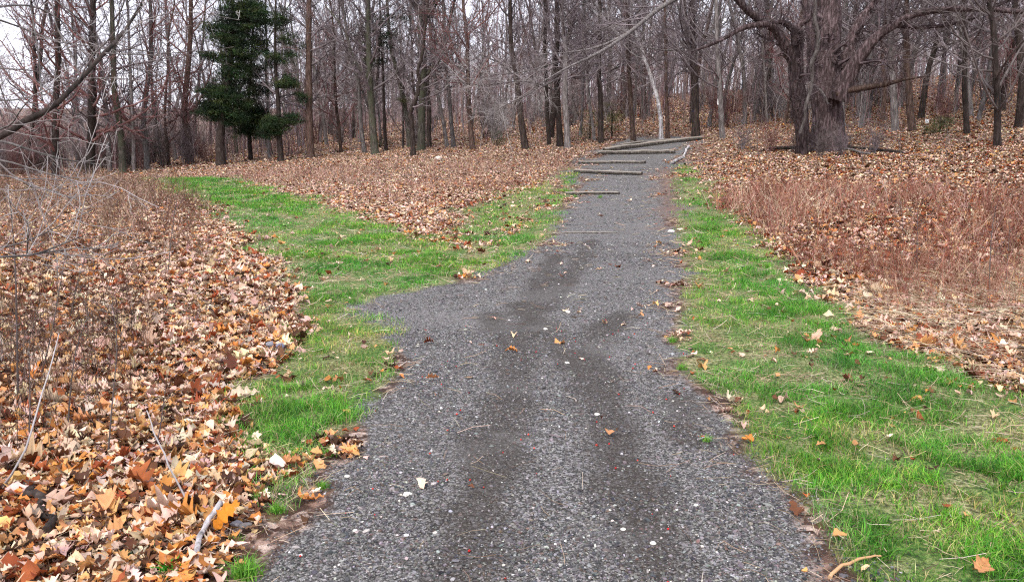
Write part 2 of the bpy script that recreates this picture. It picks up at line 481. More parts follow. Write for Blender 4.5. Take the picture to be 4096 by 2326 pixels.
# ------------------------------------------------------------------ fallen leaves
def leaf_templates(rng, M, nl, oak):
    ys = np.linspace(-.5, .5, nl)
    if oak == 2: w = np.array([.02, .05, .17, .20, .12, .14, .30, .33, .17, .20, .38, .34, .16, .20, .22, .05])
    elif oak: w = np.array([.03, .13, .22, .14, .32, .20, .34, .22, .22, .06])[:nl]
    else: w = .33 * np.sin(np.linspace(.08, math.pi - .05, nl)) ** .8
    V = np.zeros((M, nl, 3, 3))
    jt = .10 if oak == 2 else .22
    wj = w[None] * (1 + jt * rng.standard_normal((M, nl))) * rng.uniform(.7, 1.15, (M, 1))
    wk = w[None] * (1 + jt * rng.standard_normal((M, nl))) * rng.uniform(.55, 1.15, (M, 1))
    V[:, :, 0, 0] = -wj; V[:, :, 2, 0] = wk
    V[:, :, :, 1] = ys[None, :, None]
    if oak:
        V[:, :, 0, 1] += .05; V[:, :, 2, 1] += .05
    fold = rng.uniform(-.5, 1.5, (M, 1, 1)); bend = rng.uniform(-1.8, 2.2, (M, 1, 1)); tw = rng.uniform(-1.6, 1.6, (M, 1, 1))
    x = V[..., 0]; y = V[..., 1]
    V[..., 2] = fold * np.abs(x) + bend * y * y * .8 + tw * x * y + .05 * rng.standard_normal((M, nl, 3))
    k = np.arange(nl - 1)[:, None]; j = np.arange(2)[None]
    F = np.stack([k * 3 + j, k * 3 + j + 1, (k + 1) * 3 + j + 1, (k + 1) * 3 + j], -1).reshape(-1, 4)
    return V.reshape(M, nl * 3, 3), F

LEAFC = dict(cream=(.60, .42, .26), tan=(.52, .27, .11), orange=(.50, .20, .05), rust=(.27, .07, .025), brown=(.12, .05, .025), pink=(.58, .40, .32), dark=(.05, .022, .012), pale=(.66, .52, .38))
rng = np.random.default_rng(11)
x, y, r = scatter_pts(rng, lambda r: np.where(r < 8, 1350, np.where(r < 18, 520, np.where(r < 30, 330, np.where(r < 50, 150, 45)))), 90)
gv_, gg_, gd_, gi_ = zones(x, y)
keep = rng.random(len(x)) < np.clip(1.2 - 1.9 * np.clip(gv_ + gg_, 0, 1), .006 + .02 * (fbm(x * 1.1, y * 1.1, 52) > .62), 1)
keep &= ~((gv_ > .6) & (rng.random(len(x)) < .8))
x, y, r = x[keep], y[keep], r[keep]
n = len(x)
clump = fbm(x * 1.3, y * 1.3, 51); right = np.clip((x / np.maximum(y, 1) - .15) * 4, 0, 1); near = np.clip(1.3 - r / 6, 0, 1); far_ = np.clip(r / 25 - .5, 0, 1)
names = ['cream', 'tan', 'orange', 'rust', 'brown', 'pink', 'dark', 'pale']
W = np.stack([.2 - .05 * right, .14 + .25 * near, .03 + .14 * near, .10 + .12 * (clump > .55) + .08 * right, .17 + .08 * right, .30 - .15 * near + .35 * far_ * (1 - right), .07 + .03 * right + .03 * near, .14 - .05 * right + .1 * far_], -1)
W = np.clip(W, .01, 1); W /= W.sum(1, keepdims=True)
ch = (rng.random((n, 1)) > np.cumsum(W, 1)).sum(1).clip(0, 7)
base = np.array([LEAFC[k] for k in names])[ch]
col = np.clip(base * (1 + .22 * rng.standard_normal((n, 1))) * (1 + .05 * rng.standard_normal((n, 3))), .004, .85)
acc = Acc()
zb = terrain(x, y)
kind_ = rng.random(n)
for lo, hi, nl, oak, smul, k0, k1 in ((0, 9, 16, 2, 1.05, 0, .3), (0, 9, 7, 0, .70, .3, 1), (9, 16, 10, 1, 1.1, 0, .5), (9, 16, 5, 0, .85, .5, 1), (16, 30, 4, 0, .95, 0, 1), (30, 50, 3, 0, 1.0, 0, 1), (50, 90, 3, 0, 1.6, 0, 1)):
    s = (r >= lo) & (r < hi) & (kind_ >= k0) & (kind_ < k1); m = int(s.sum())
    if not m: continue
    T, F = leaf_templates(rng, m, nl, oak)
    size = np.clip(rng.lognormal(math.log(.068), .42, m), .03, .17) * smul
    pos = np.stack([x[s], y[s], zb[s] + rng.uniform(.004, .035, m)], -1)
    inst(acc, T, F, pos, size, rng.uniform(0, 6.28, m), np.abs(rng.normal(0, .30, m)), rng.uniform(0, 6.28, m), col[s])
o = link("fallen_leaves", acc.mesh("fallen_leaves"), M_LEAF)
o['kind'] = 'stuff'; tag(o, 'tan, cream and rust fallen oak leaves carpeting the field and woodland floor', 'leaves')

# ------------------------------------------------------------------ grass
GREENS = [(.055, .23, .012), (.10, .32, .02), (.17, .38, .04), (.025, .12, .012), (.24, .34, .07), (.46, .42, .2), (.26, .20, .11)]
def blades(acc, rng, x, y, z, h, w, col, lean=.6):
    n = len(x); a = rng.uniform(0, 6.28, n); b = a + rng.normal(0, .6, n)
    L = np.abs(rng.normal(lean, .35, n))
    dx, dy = np.cos(b), np.sin(b); sx, sy = -np.sin(a), np.cos(a)
    V = np.zeros((n, 5, 3))
    for k, (t, ww) in enumerate(((0, 1), (0, -1), (.55, .8), (.55, -.8), (1, 0))):
        off = h * t * t * L; zz = h * t * np.sqrt(np.clip(1 - (L * t * .6) ** 2, .1, 1))
        V[:, k, 0] = x + dx * off + sx * w * ww * .5; V[:, k, 1] = y + dy * off + sy * w * ww * .5; V[:, k, 2] = z + zz - .003
    i0 = np.arange(n)[:, None] * 5
    acc.add(V.reshape(-1, 3), i0 + np.array([[0, 1, 3, 2]]), np.repeat(col, 5, axis=0))
    acc.f3.append(i0 + np.array([[2, 3, 4]]) + acc.n - n * 5)
rng = np.random.default_rng(12)
x, y, r = scatter_pts(rng, lambda r: np.where(r < 5, 19000, np.where(r < 9, 12000, np.where(r < 16, 4000, 1300))), 55)
gv_, gg_, _, gi_ = zones(x, y)
lush = fbm(x * 1.6, y * 1.6, 77); cl = fbm(x * 5, y * 5, 78)
g_ = gg_ - .45 * gv_
keep = rng.random(len(x)) < np.clip((g_ - .2) * 1.6, 0, 1) * np.clip((cl - .36) * 4.5, .06, 1) * np.clip((lush - .3) * 3.4, .22, 1)
keep |= rng.random(len(x)) < .004 * (gv_ < .3)
x, y, r, lush, gg_ = x[keep], y[keep], r[keep], lush[keep], gg_[keep]
n = len(x)
c1 = pal(rng, n, GREENS, [3.4, 3.4, 1.6, 2.6, .8, .35, .25], .25); c2 = pal(rng, n, GREENS, [.6, 1, 2, .6, 3, 4, 1.5], .2)
f = np.clip((lush - .32) * 4.5, 0, 1) * np.clip(gg_ * 1.5 - .3, .1, 1)
col = np.where((rng.random(n) < f)[:, None], c1, c2); tone = np.clip((fbm(x * .9, y * .9, 79) - .5) * 4, -1, 1)[:, None]; col = col * (1 + tone * np.array([.28, .10, -.15])) * np.clip(1.15 - .35 * (fbm(x * 2.6, y * 2.6, 80) > .55), .5, 2)[:, None]
far = np.clip(r / 8, 1, 4)
acc = Acc()
blades(acc, rng, x, y, terrain(x, y), rng.uniform(.02, .06, n) * (.5 + 1.1 * lush) * far ** .3 * 1.15, rng.uniform(.002, .0045, n) * far ** 1.15, col, .9)
o = link("grass", acc.mesh("grass"), M_GRASS)
o['kind'] = 'stuff'; tag(o, 'short green spring grass on the mown track and along both verges', 'grass')

# ------------------------------------------------------------------ gravel stones
def ico():
    p = (1 + 5 ** .5) / 2
    V = np.array([(-1, p, 0), (1, p, 0), (-1, -p, 0), (1, -p, 0), (0, -1, p), (0, 1, p), (0, -1, -p), (0, 1, -p), (p, 0, -1), (p, 0, 1), (-p, 0, -1), (-p, 0, 1)], float)
    F = np.array([(0, 11, 5), (0, 5, 1), (0, 1, 7), (0, 7, 10), (0, 10, 11), (1, 5, 9), (5, 11, 4), (11, 10, 2), (10, 7, 6), (7, 1, 8), (3, 9, 4), (3, 4, 2), (3, 2, 6), (3, 6, 8), (3, 8, 9), (4, 9, 5), (2, 4, 11), (6, 2, 10), (8, 6, 7), (9, 8, 1)])
    return V / np.linalg.norm(V[0]), F
IV, IF = ico()
rng = np.random.default_rng(13)
x, y, r = scatter_pts(rng, lambda r: np.where(r < 4.5, 15000, np.where(r < 7, 8500, np.where(r < 14, 1900, 330))), 30, 1.8)
gv_, gg_, gd_, gi_ = zones(x, y)
bare = np.clip((fbm(x * 1.5, y * 1.5, 91) - .3) * 3.5, .25, 1) * (1 - .6 * gd_)
keep = rng.random(len(x)) < np.clip(gv_ * 1.3, 0, 1) ** 2 * bare
x, y, r, gd_ = x[keep], y[keep], r[keep], gd_[keep]
n = len(x)
T = IV[None] * (1 + .22 * rng.standard_normal((n, 12, 1)))
far = np.clip(r / 6, 1, 3)
sz = np.clip(rng.lognormal(math.log(.0037), .42, n), .002, .015) * far ** .7
sc = np.stack([sz * rng.uniform(.8, 1.5, n), sz * rng.uniform(.7, 1.1, n), sz * rng.uniform(.45, .8, n)], -1)
col = pal(rng, n, [(.05, .05, .055), (.095, .09, .088), (.16, .153, .15), (.27, .26, .255), (.55, .53, .5), (.11, .08, .065)], [3.6, 4.2, 3, .9, .12, .8], .25)
acc = Acc()
inst(acc, T, IF, np.stack([x, y, terrain(x, y) + sz * .15], -1), sc, rng.uniform(0, 6.28, n), rng.uniform(0, .5, n), rng.uniform(0, 6.28, n), col)
o = link("gravel", acc.mesh("gravel", smooth=False), M_STONE)
o['kind'] = 'stuff'; tag(o, 'crushed grey gravel chips covering the trail', 'gravel')

# bigger single stones seen on the trail and its edges
rng = np.random.default_rng(14)
def stone(px, py, wpx, color, label, group=None, flat=.5):
    g = G(px, py); d = math.hypot(g[0], g[1]); s = wpx / FPX * d / 2
    a = Acc()
    V, F = IV, IF
    # one subdivision for a rounder, chipped outline
    mid = {}; V = list(map(tuple, V)); F2 = []
    def mp(a_, b_):
        k = (min(a_, b_), max(a_, b_))
        if k not in mid:
            q = np.array(V[a_]) + np.array(V[b_]); q = q / np.linalg.norm(q); V.append(tuple(q)); mid[k] = len(V) - 1
        return mid[k]
    for (p, q, r_) in F:
        a1, b1, c1_ = mp(p, q), mp(q, r_), mp(r_, p); F2 += [(p, a1, c1_), (q, b1, a1), (r_, c1_, b1), (a1, b1, c1_)]
    V = np.array(V); V = V * (1 + .10 * rng.standard_normal((len(V), 1)))
    V = V * np.array([s, s * rng.uniform(.6, .9), s * flat])
    a.add(V, np.array(F2), color)
    o = link("stone", a.mesh("stone", smooth=False), M_STONE, loc=(g[0], g[1], g[2] + s * flat * .45 + (.025 if px < 290 else 0)))
    o.rotation_euler = (0, 0, rng.uniform(-.5, .5))
    return tag(o, label, 'stone', group)
W_, Gs = (.68, .64, .58), (.20, .20, .23)
stone(407.5, 495, 9.5, W_, 'largest cream white stone, oblong, alone on the lower left of the gravel trail')
for px, py, w, lab in ((355, 530.5, 5, 'rounded pale stone low on the left part of the gravel trail'), (568, 312.5, 5.5, 'small cream stone near the middle of the trail beside a dark dent'),
                       (574, 317.5, 5, 'dark brown clod beside the small cream stone in mid trail'), (545.5, 329, 4.5, 'pale grey stone just left of the dark dent in mid trail'),
                       (567, 363, 5, 'whitish stone on the dark rut in the middle of the trail'), (597, 414.5, 6, 'pale cream flat stone right of the central ruts'),
                       (347, 476.5, 6, 'flat light grey stone at the left rim of the gravel'), (696, 505, 5, 'yellowish stone low on the right part of the gravel trail'),
                       (623, 529, 6, 'elongated whitish stone on the lower middle of the trail'), (435, 533, 5, 'bluish white chip below the largest white stone'),
                       (653, 543, 7, 'tan flat stone near the bottom right of the gravel')):
    stone(px, py, w, W_ if 'brown' not in lab else (.06, .045, .035), lab)
stone(270, 348.5, 9, Gs, 'grey stone by the grass tufts left of the trail, left one of two', flat=.7)
stone(280, 350, 9, (.17, .18, .25), 'bluish grey stone by the grass tufts left of the trail, right one of two', flat=.7)
stone(237, 530, 13, (.18, .18, .2), 'grey half-buried stone right of the lichen covered stick, left of the two', flat=.5)
stone(246, 532, 13, (.12, .11, .11), 'dark half-buried stone beside the lichen covered stick, right of the two', flat=.5)
stone(438.5, 159.5, 8, (.6, .52, .45), 'pale boulder lying in the leaves in front of the double trunked tree', flat=.65)
stone(671, 232, 7, (.6, .58, .55), 'pale stone at the right rim of the trail level with the lowest timber')

# ------------------------------------------------------------------ timber steps across the trail
def paint_lit_top(mat, top):  # lit top and shaded underside put into the timber colour by surface normal
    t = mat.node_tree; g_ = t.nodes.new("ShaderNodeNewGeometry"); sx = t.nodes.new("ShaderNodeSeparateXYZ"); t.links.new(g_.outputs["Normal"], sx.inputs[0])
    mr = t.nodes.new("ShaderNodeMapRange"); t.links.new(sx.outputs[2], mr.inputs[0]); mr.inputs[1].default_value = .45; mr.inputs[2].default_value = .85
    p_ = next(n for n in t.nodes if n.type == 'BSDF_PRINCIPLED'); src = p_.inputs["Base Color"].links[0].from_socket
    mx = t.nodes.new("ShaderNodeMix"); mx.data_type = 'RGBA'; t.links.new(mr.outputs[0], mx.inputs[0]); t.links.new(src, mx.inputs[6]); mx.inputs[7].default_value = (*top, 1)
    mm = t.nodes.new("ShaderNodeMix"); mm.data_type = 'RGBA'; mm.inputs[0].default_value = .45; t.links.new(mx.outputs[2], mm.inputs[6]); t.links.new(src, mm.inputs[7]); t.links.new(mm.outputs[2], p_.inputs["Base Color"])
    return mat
M_LOG = mat_bark("weathered_timber_lit_top", (.014, .012, .010), (.05, .042, .035), (.14, .12, .10))
paint_lit_top(M_LOG, (.45, .40, .34))
rng = np.random.default_rng(15)
def log(name, a, b, wpx, label, lift=.4, cat='log', mat=None, group='timber bars across the trail', sides=9, rough=.06, bend=.02, round_=True):
    A, B = G(*a), G(*b)
    d = (np.hypot(*A[:2]) + np.hypot(*B[:2])) / 2; R = wpx * .8 / 2 / FPX * d
    n = 14; t = np.linspace(0, 1, n)[:, None]
    P = A + (B - A) * t
    P[:, 2] = np.maximum(P[:, 2], terrain(P[:, 0], P[:, 1])) * .7 + (A[2] * (1 - t[:, 0]) + B[2] * t[:, 0]) * .3 + R * lift
    P[:, :2] += bend * rng.standard_normal((n, 2))
    rad = R * (1 + .1 * rng.standard_normal(n)) * np.linspace(1.1, .85, n)
    o_ = P[0].copy()
    ac = Acc(); tubes(ac, (P - o_)[None], rad[None], sides, cap=True, rough=rough)
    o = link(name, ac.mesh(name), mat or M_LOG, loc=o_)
    return tag(o, label, cat, group)
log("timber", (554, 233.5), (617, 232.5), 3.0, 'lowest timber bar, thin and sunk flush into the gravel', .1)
log("timber", (565, 194.5), (620, 194), 5.0, 'second timber bar from below, pale topped, with grass tufts at its foot', .5)
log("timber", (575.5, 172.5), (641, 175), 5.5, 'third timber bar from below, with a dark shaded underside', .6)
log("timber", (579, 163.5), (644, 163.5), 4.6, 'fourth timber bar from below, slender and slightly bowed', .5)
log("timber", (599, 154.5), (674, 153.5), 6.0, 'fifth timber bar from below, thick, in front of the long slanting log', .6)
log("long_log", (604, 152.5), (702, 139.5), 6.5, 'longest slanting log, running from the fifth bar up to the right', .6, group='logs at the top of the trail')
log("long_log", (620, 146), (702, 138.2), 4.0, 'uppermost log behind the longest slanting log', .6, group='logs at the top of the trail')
log("birch_stick", (688, 147), (683, 158.5), 2.6, 'white birch stick, upright in view, right of the trail top', 1.0, cat='stick', mat=BARK['pale'], group=None)
log("birch_stick", (683, 158.5), (671, 164.5), 4.0, 'thicker mottled birch piece below the white stick right of the trail', 1.0, cat='stick', mat=BARK['pale'], group=None)
log("log_piece", (25, 489), (52, 533), 9.5, 'short dark bark covered log lying in the leaves at lower left', 1.9, cat='log', mat=BARK['dark'], group=None)
log("fallen_log", (60, 545) if False else (838, 147.5), (905, 154), 4.0, 'long dark fallen log on the woodland floor right of the big tree', .8, cat='log', mat=BARK['dark'], group=None)
log("fallen_log", (625, 140), (560, 141.5), 2.5, 'thin fallen trunk on the leaves left of the topmost logs', .8, cat='log', mat=BARK['brown'], group=None)

# lichen covered stick at lower left, and small sticks on the gravel
def stick(pts, r0, r1, mat, label, lift=.02, name="stick", parent=None, Y=None):
    P = np.array([G(*p) for p in pts]); P[:, 2] += np.linspace(r0, r0 + lift, len(P)) + (.028 if 150 < pts[0][0] < 250 else 0)
    L = smooth_line(P, 12); L[:, :2] += .003 * np.random.default_rng(3).standard_normal((12, 2))
    o_ = L[0].copy(); ac = Acc(); tubes(ac, (L - o_)[None], np.linspace(r0, r1, 12)[None], 8, cap=True, rough=.08)
    return tag(link(name, ac.mesh(name), mat, loc=o_), label, 'stick')
stick([(196, 563), (203, 546), (212, 532), (222, 521)], .011, .012, BARK['pale'], 'pale lichen covered stick lying beside the bright orange leaf at lower left', .05)
stick([(827, 578), (842, 570), (860, 563), (880, 562)], .008, .004, mat_twig("tan_wood", (.4, .22, .1), (.6, .4, .25)), 'curved tan stick at the bottom right edge of the gravel')
stick([(707, 437), (697, 443)], .004, .003, TWIG['pale'], 'short forked grey twig at the right rim of the trail')
stick([(548, 435), (562, 441)], .006, .004, TWIG['mid'], 'short brown twig in mid trail below the ruts')
stick([(0, 491), (26, 486), (50, 440), (66, 404)], .006, .003, TWIG['pale'], 'long straw coloured bent stalk leaning over leaves at the left edge', .45)
stick([(188, 509), (160, 465), (150, 452)], .005, .003, TWIG['pale'], 'straw coloured stalk lying among leaves at lower left', .2)

# ------------------------------------------------------------------ green tufts
def tuft(px, py, hpx, n, label, cols=((.12, .32, .03), (.2, .4, .05), (.08, .24, .02)), spread=1.0, wide=1.0, group=None, name="grass_tuft", cat='grass tuft'):
    g = G(px, py); d = np.hypot(g[0], g[1]); h = hpx / FPX * d
    a = Acc(); x = rng.normal(0, h * .30 * spread, n); y = rng.normal(0, h * .22 * spread, n)
    z = terrain(x + g[0], y + g[1]) - g[2]
    blades(a, rng, x, y, z, h * rng.uniform(.5, 1.1, n), h * .06 * wide * rng.uniform(.6, 1.2, n), pal(rng, n, cols, [1] * len(cols), .15), .7)
    o = link(name, a.mesh(name), M_GRASS, loc=g)
    return tag(o, label, cat, group)
rng = np.random.default_rng(16)
for px, py, h, n, lab in ((245, 577, 24, 170, 'largest bright grass tuft at the bottom edge left of the gravel'), (278, 512, 12, 150, 'wide flat grass tuft on the gravel rim at lower left'),
                          (322, 488, 10, 120, 'small round grass tuft growing in the gravel at left'), (328, 456, 11, 120, 'grass tuft on the left rim above the small round one'),
                          (240, 414, 11, 90, 'bright grass tuft alone in the leaves left of the verge'), (221, 427, 12, 90, 'bright grass tuft in the leaves, below left of the lone one'),
                          (190, 462, 9, 60, 'small yellowish green tuft deep in the leaves'), (250, 447, 12, 110, 'grass tuft at the leaf edge beside the lower verge'),
                          (292, 343, 8, 80, 'bright green tuft above the bluish grey stone'), (322, 352, 9, 110, 'dark green tuft right of the bluish grey stone'),
                          (284, 330, 8, 80, 'green tuft at the corner where leaves meet the verge'), (260, 500, 12, 90, 'grass tuft beside the large pale leaf at lower left'),
                          (235, 545, 12, 90, 'dark green tuft next to the two half-buried stones'), (106, 477, 10, 40, 'tiny tuft surrounded by orange leaves at lower left'),
                          (575, 197, 4, 60, 'grass tuft at the left foot of the second timber'), (600, 197.5, 4, 60, 'grass tuft at the right foot of the second timber'),
                          (672, 342, 8, 90, 'bright green tuft jutting into the right rim of the trail, upper one'), (682, 369, 8, 90, 'bright green tuft jutting into the right rim of the trail, lower one'),
                          (706, 441, 9, 60, 'small tuft standing apart in the gravel near the right rim'), (768, 268, 7, 90, 'taller dark green tuft where right verge meets dry stems')):
    tuft(px, py, h, n, lab)
tuft(173, 575, 18, 55, 'broad leaved bright green weed at the bottom edge left of centre', cols=((.05, .3, .02), (.08, .38, .04)), spread=.7, wide=5, name="weed", cat='weed')
tuft(128, 558, 9, 40, 'bluish green small weed in the leaves at the bottom left', cols=((.15, .3, .16), (.2, .35, .2)), spread=1.2, wide=4, name="weed", cat='weed')

# bright orange leaf leaning on the stick
a = Acc(); T, F = leaf_templates(np.random.default_rng(5), 1, 16, 2)
a.add(T[0] * .15, F, (.55, .2, .02)); g = G(224, 535)
o = link("oak_leaf", a.mesh("oak_leaf"), M_LEAF, loc=(g[0], g[1], g[2] + .085)); o.rotation_euler = (1.0, .4, -.7)
tag(o, 'bright orange oak leaf standing up against the lichen covered stick', 'leaf')
a = Acc(); a.add(leaf_templates(np.random.default_rng(6), 1, 16, 2)[0][0] * .17, F, (.30, .09, .03)); g = G(142, 492)
o = link("oak_leaf", a.mesh("oak_leaf"), M_LEAF, loc=(g[0], g[1], g[2] + .05)); o.rotation_euler = (.5, .1, 1.2)
tag(o, 'large dark rust brown oak leaf, biggest in the lower left litter', 'leaf')

# ------------------------------------------------------------------ dry stems and straw
def brush(acc, rng, x, y, h, col, r0=.0022, ntw=5, lean=.25, far=None):
    n = len(x); K = 5
    z = terrain(x, y)
    d = norm(np.stack([rng.normal(0, lean, n), rng.normal(0, lean, n), np.ones(n)], -1))
    P = [np.stack([x, y, z - .01], -1)]; L = (h / (K - 1))[:, None]
    for k in range(K - 1):
        P.append(P[-1] + d * L); d = norm(d + .12 * rng.standard_normal((n, 3)))
    P = np.stack(P, 1); R = (r0 * (far if far is not None else 1))
    R = np.broadcast_to(R, (n,))[:, None] * np.linspace(1.2, .5, K)[None]
    tubes(acc, P, R, 3, col)
    if ntw:
        Q, QR = grow(P, R, rng, ntw, .25, 1, (25, 55), .38, 3, .2, .1, .7, .6, .5, .0008)
        QR = np.maximum(QR, np.repeat(R[:, -1], ntw)[:, None] * .7)
        tubes(acc, Q, QR, 3, np.repeat(col, ntw, axis=0))
rng = np.random.default_rng(17)
acc = Acc()
# right hand dry stems (dense, reddish brown), left hand stems, thin scatter over the centre field
P_BR = plan([(1790, 520), (1900, 470), (2300, 480), (2700, 500), (2900, 900), (2480, 880), (2300, 800), (2150, 720), (1980, 640), (1880, 580)])
P_BL = plan([(-300, 470), (200, 450), (480, 470), (560, 560), (520, 800), (420, 900), (380, 1080), (200, 1180), (-300, 1250)])
P_BC = plan([(500, 440), (900, 415), (1300, 385), (1480, 385), (1400, 440), (1100, 520), (900, 500), (700, 465)])
P_NB = plan([(-400, 640), (260, 700), (380, 900), (330, 1080), (120, 1160), (-500, 1300)])
for poly, dn, hh, cols, pr in ((P_BR, (150, 95), (.12, .5), [(.26, .10, .065), (.15, .055, .04), (.40, .23, .16), (.52, .38, .27)], [4, 3, 3, 1.5]),
                               (P_BL, (26, 22), (.15, .7), [(.10, .05, .035), (.2, .12, .08), (.36, .26, .19)], [4, 2, 1.5]),
                               (P_BC, (30, 26), (.08, .3), [(.28, .15, .11), (.42, .27, .2), (.16, .08, .06)], [3, 3, 1.5])):
    x, y, r = scatter_pts(rng, lambda r: np.where(r < 12, dn[0], dn[1]), 48, 2.2, 40)
    s = (sdist(x, y, poly) + (fbm(x, y, 66) - .5) * 1.2 > 0) & (rng.random(len(x)) < np.clip((fbm(x * .7, y * .7, 67) - .35) * 5, .08, 1))
    x, y, r = x[s], y[s], r[s]; n = len(x)
    pt = np.clip((fbm(x * .9, y * .9, 68) - .5) * 5, -1, 1)[:, None]
    brush(acc, rng, x, y, rng.uniform(*hh, n) * np.clip(.6 + r / 20, .7, 1.3) * (.5 + fbm(x * 1.2, y * 1.2, 69)), np.clip(pal(rng, n, cols, pr, .3) * (1 + pt * np.array([.25, .35, .4])), .01, .8), .0017, 4, .5, np.clip(r / 7, 1, 3))
# the near thicket of dark stems at the left edge
x, y, r = scatter_pts(rng, lambda r: 60 + r * 0, 8, 2.0, 45)
s = sdist(x, y, P_NB) > 0; x, y, r = x[s], y[s], r[s]; n = len(x)
brush(acc, rng, x, y, rng.uniform(.25, .95, n), pal(rng, n, [(.05, .028, .022), (.09, .05, .035), (.22, .16, .12)], [4, 2.5, 1], .25), .0018, 5, .16)
o = link("dry_stems", acc.mesh("dry_stems"), M_BRUSH)
o['kind'] = 'stuff'; tag(o, 'thin dry brown weed stems standing in the leaves on both sides of the trail', 'dry stems')

acc = Acc()     # flattened straw
P_ST = plan([(2120, 800), (2260, 700), (2700, 640), (2900, 1010), (2480, 960), (2330, 880)])
x, y, r = scatter_pts(rng, lambda r: 330 + r * 0, 14, 3, 42)
s = sdist(x, y, P_ST) + (fbm(x * 1.5, y * 1.5, 70) - .5) * .8 > 0
x, y, r = x[s], y[s], r[s]; n = len(x); K = 5
d = norm(np.stack([-1 + .25 * rng.standard_normal(n), -.15 + .35 * rng.standard_normal(n), rng.uniform(.1, .6, n)], -1))
P = [np.stack([x, y, terrain(x, y) + .005], -1)]; L = (rng.uniform(.2, .6, n) / (K - 1))[:, None]
for k in range(K - 1):
    q = P[-1] + d * L; q[:, 2] = np.maximum(q[:, 2], terrain(q[:, 0], q[:, 1]) + .006); P.append(q); d = norm(d + .1 * rng.standard_normal((n, 3)) + np.array([0, 0, -.22]))
tubes(acc, np.stack(P, 1), np.linspace(.0016, .0007, K)[None] * np.ones((n, 1)) * np.clip(r / 6, 1, 2)[:, None], 3, pal(rng, n, [(.55, .42, .28), (.38, .26, .16), (.66, .56, .42), (.22, .13, .08)], [3, 2, 2, 1.5], .2))
# short straw scattered everywhere on the verges
x, y, r = scatter_pts(rng, lambda r: np.where(r < 6, 420, np.where(r < 14, 190, 60)), 40, 2, 38)
gv_, gg_, gd_, _ = zones(x, y)
s = rng.random(len(x)) < np.clip(.85 - gv_ * .95, .03, 1) * .8 * (1 - .6 * (gg_ > .5))
x, y, r = x[s], y[s], r[s]; n = len(x)
a_ = rng.uniform(0, 6.28, n); d = norm(np.stack([np.cos(a_), np.sin(a_), rng.uniform(-.02, .35, n)], -1)); K = 3
P = [np.stack([x, y, terrain(x, y) + .012], -1)]; L = (rng.uniform(.05, .2, n) / 2)[:, None]
for k in range(2): P.append(P[-1] + d * L); d = norm(d + .25 * rng.standard_normal((n, 3)) - np.array([0, 0, .1]))
tubes(acc, np.stack(P, 1), np.ones((n, K)) * .0011 * np.clip(r / 4, 1, 4)[:, None], 3, pal(rng, n, [(.5, .38, .25), (.3, .2, .13), (.62, .52, .4), (.12, .07, .05)], [3, 2, 1.5, 1.5], .2))
o = link("straw", acc.mesh("straw"), M_BRUSH)
o['kind'] = 'stuff'; tag(o, 'flattened pale straw lying over the verges and at the right edge', 'straw')

# ------------------------------------------------------------------ trees
def build_crown(acc, P, R, rng, limbs=24, t0=.16, ll=.30, ang=(50, 85, .4), br=7, tw=6, tl=5, trop=.12, thin=1.0):
    """limbs, branches, twigs grown from the trunk line"""
    A, AR = grow(P, R, rng, limbs, t0, .98, ang, ll, 8, .13, trop, .42, .25, .55, .014)
    tubes(acc, A, AR, 5)
    B, BR = grow(A, AR, rng, br, .15, 1, (30, 65), .42, 5, .16, .06, .6, .4, .5, .007 * thin)
    tubes(acc, B, BR, 4)
    C, CR = grow(B, BR, rng, tw, .15, 1, (25, 60), .48, 4, .2, .05, .65, .5, .45, .0048 * thin)
    tubes(acc, C, CR, 3)
    if tl:
        D, DR = grow(C, CR, rng, tl, .15, 1, (25, 60), .55, 3, .2, .04, .7, .6, .4, .0036 * thin)
        tubes(acc, D, DR, 3)
    return A, AR

def trunk_mesh(P, R, flare=1.5, sides=12):
    K = len(P); R = R.copy()
    t = np.linspace(0, 1, K); hgt = P[:, 2] - P[0, 2]
    R = R * (1 + (flare - 1) * np.exp(-np.clip(hgt, 0, None) / .35))
    ac = Acc(); tubes(ac, P[None], R[None], sides, rough=.045)
    return ac

def make_tree(label, group, seed, H=15, r=.17, bark='brown', twig='mid', loc=(0, 0, 0), lean=.02, wob=.075, fork=None, name="bare_tree", **kw):
    rg = np.random.default_rng(seed)
    K = 22; P = [np.array([0, 0, -.25])]; d = norm(np.array([rg.normal(0, lean), rg.normal(0, lean), 1.0]))
    for k in range(K - 1):
        P.append(P[-1] + d * (H / (K - 1))); d = norm(d + np.append(wob * rg.standard_normal(2), .0) + np.array([0, 0, .05]))
    P = np.array(P); R = r * (1 - .8 * np.linspace(0, 1, K) ** 1.1)
    root = thing(name, label, 'tree', loc, group=group)
    tm = trunk_mesh(P, R)
    if fork:
        Fp, Fr = grow(P[None], R[None], rg, fork, .25, .55, (14, 26), .6, 12, .05, .06, .75, .3, .1, .05); tubes(tm, Fp, Fr, 8)
    trunk = link("trunk", tm.mesh("trunk"), BARK[bark], root)
    ac = Acc(); build_crown(ac, P[None], R[None], rg, **kw)
    if fork: build_crown(ac, Fp, Fr, rg, **{**kw, 'limbs': max(6, kw.get('limbs', 24) // (fork + 1)), 't0': .1, 'll': .34})
    crown = link("crown", ac.mesh("crown", color=False), TWIG[twig], root)
    kids[root.name] = [trunk, crown]
    return root

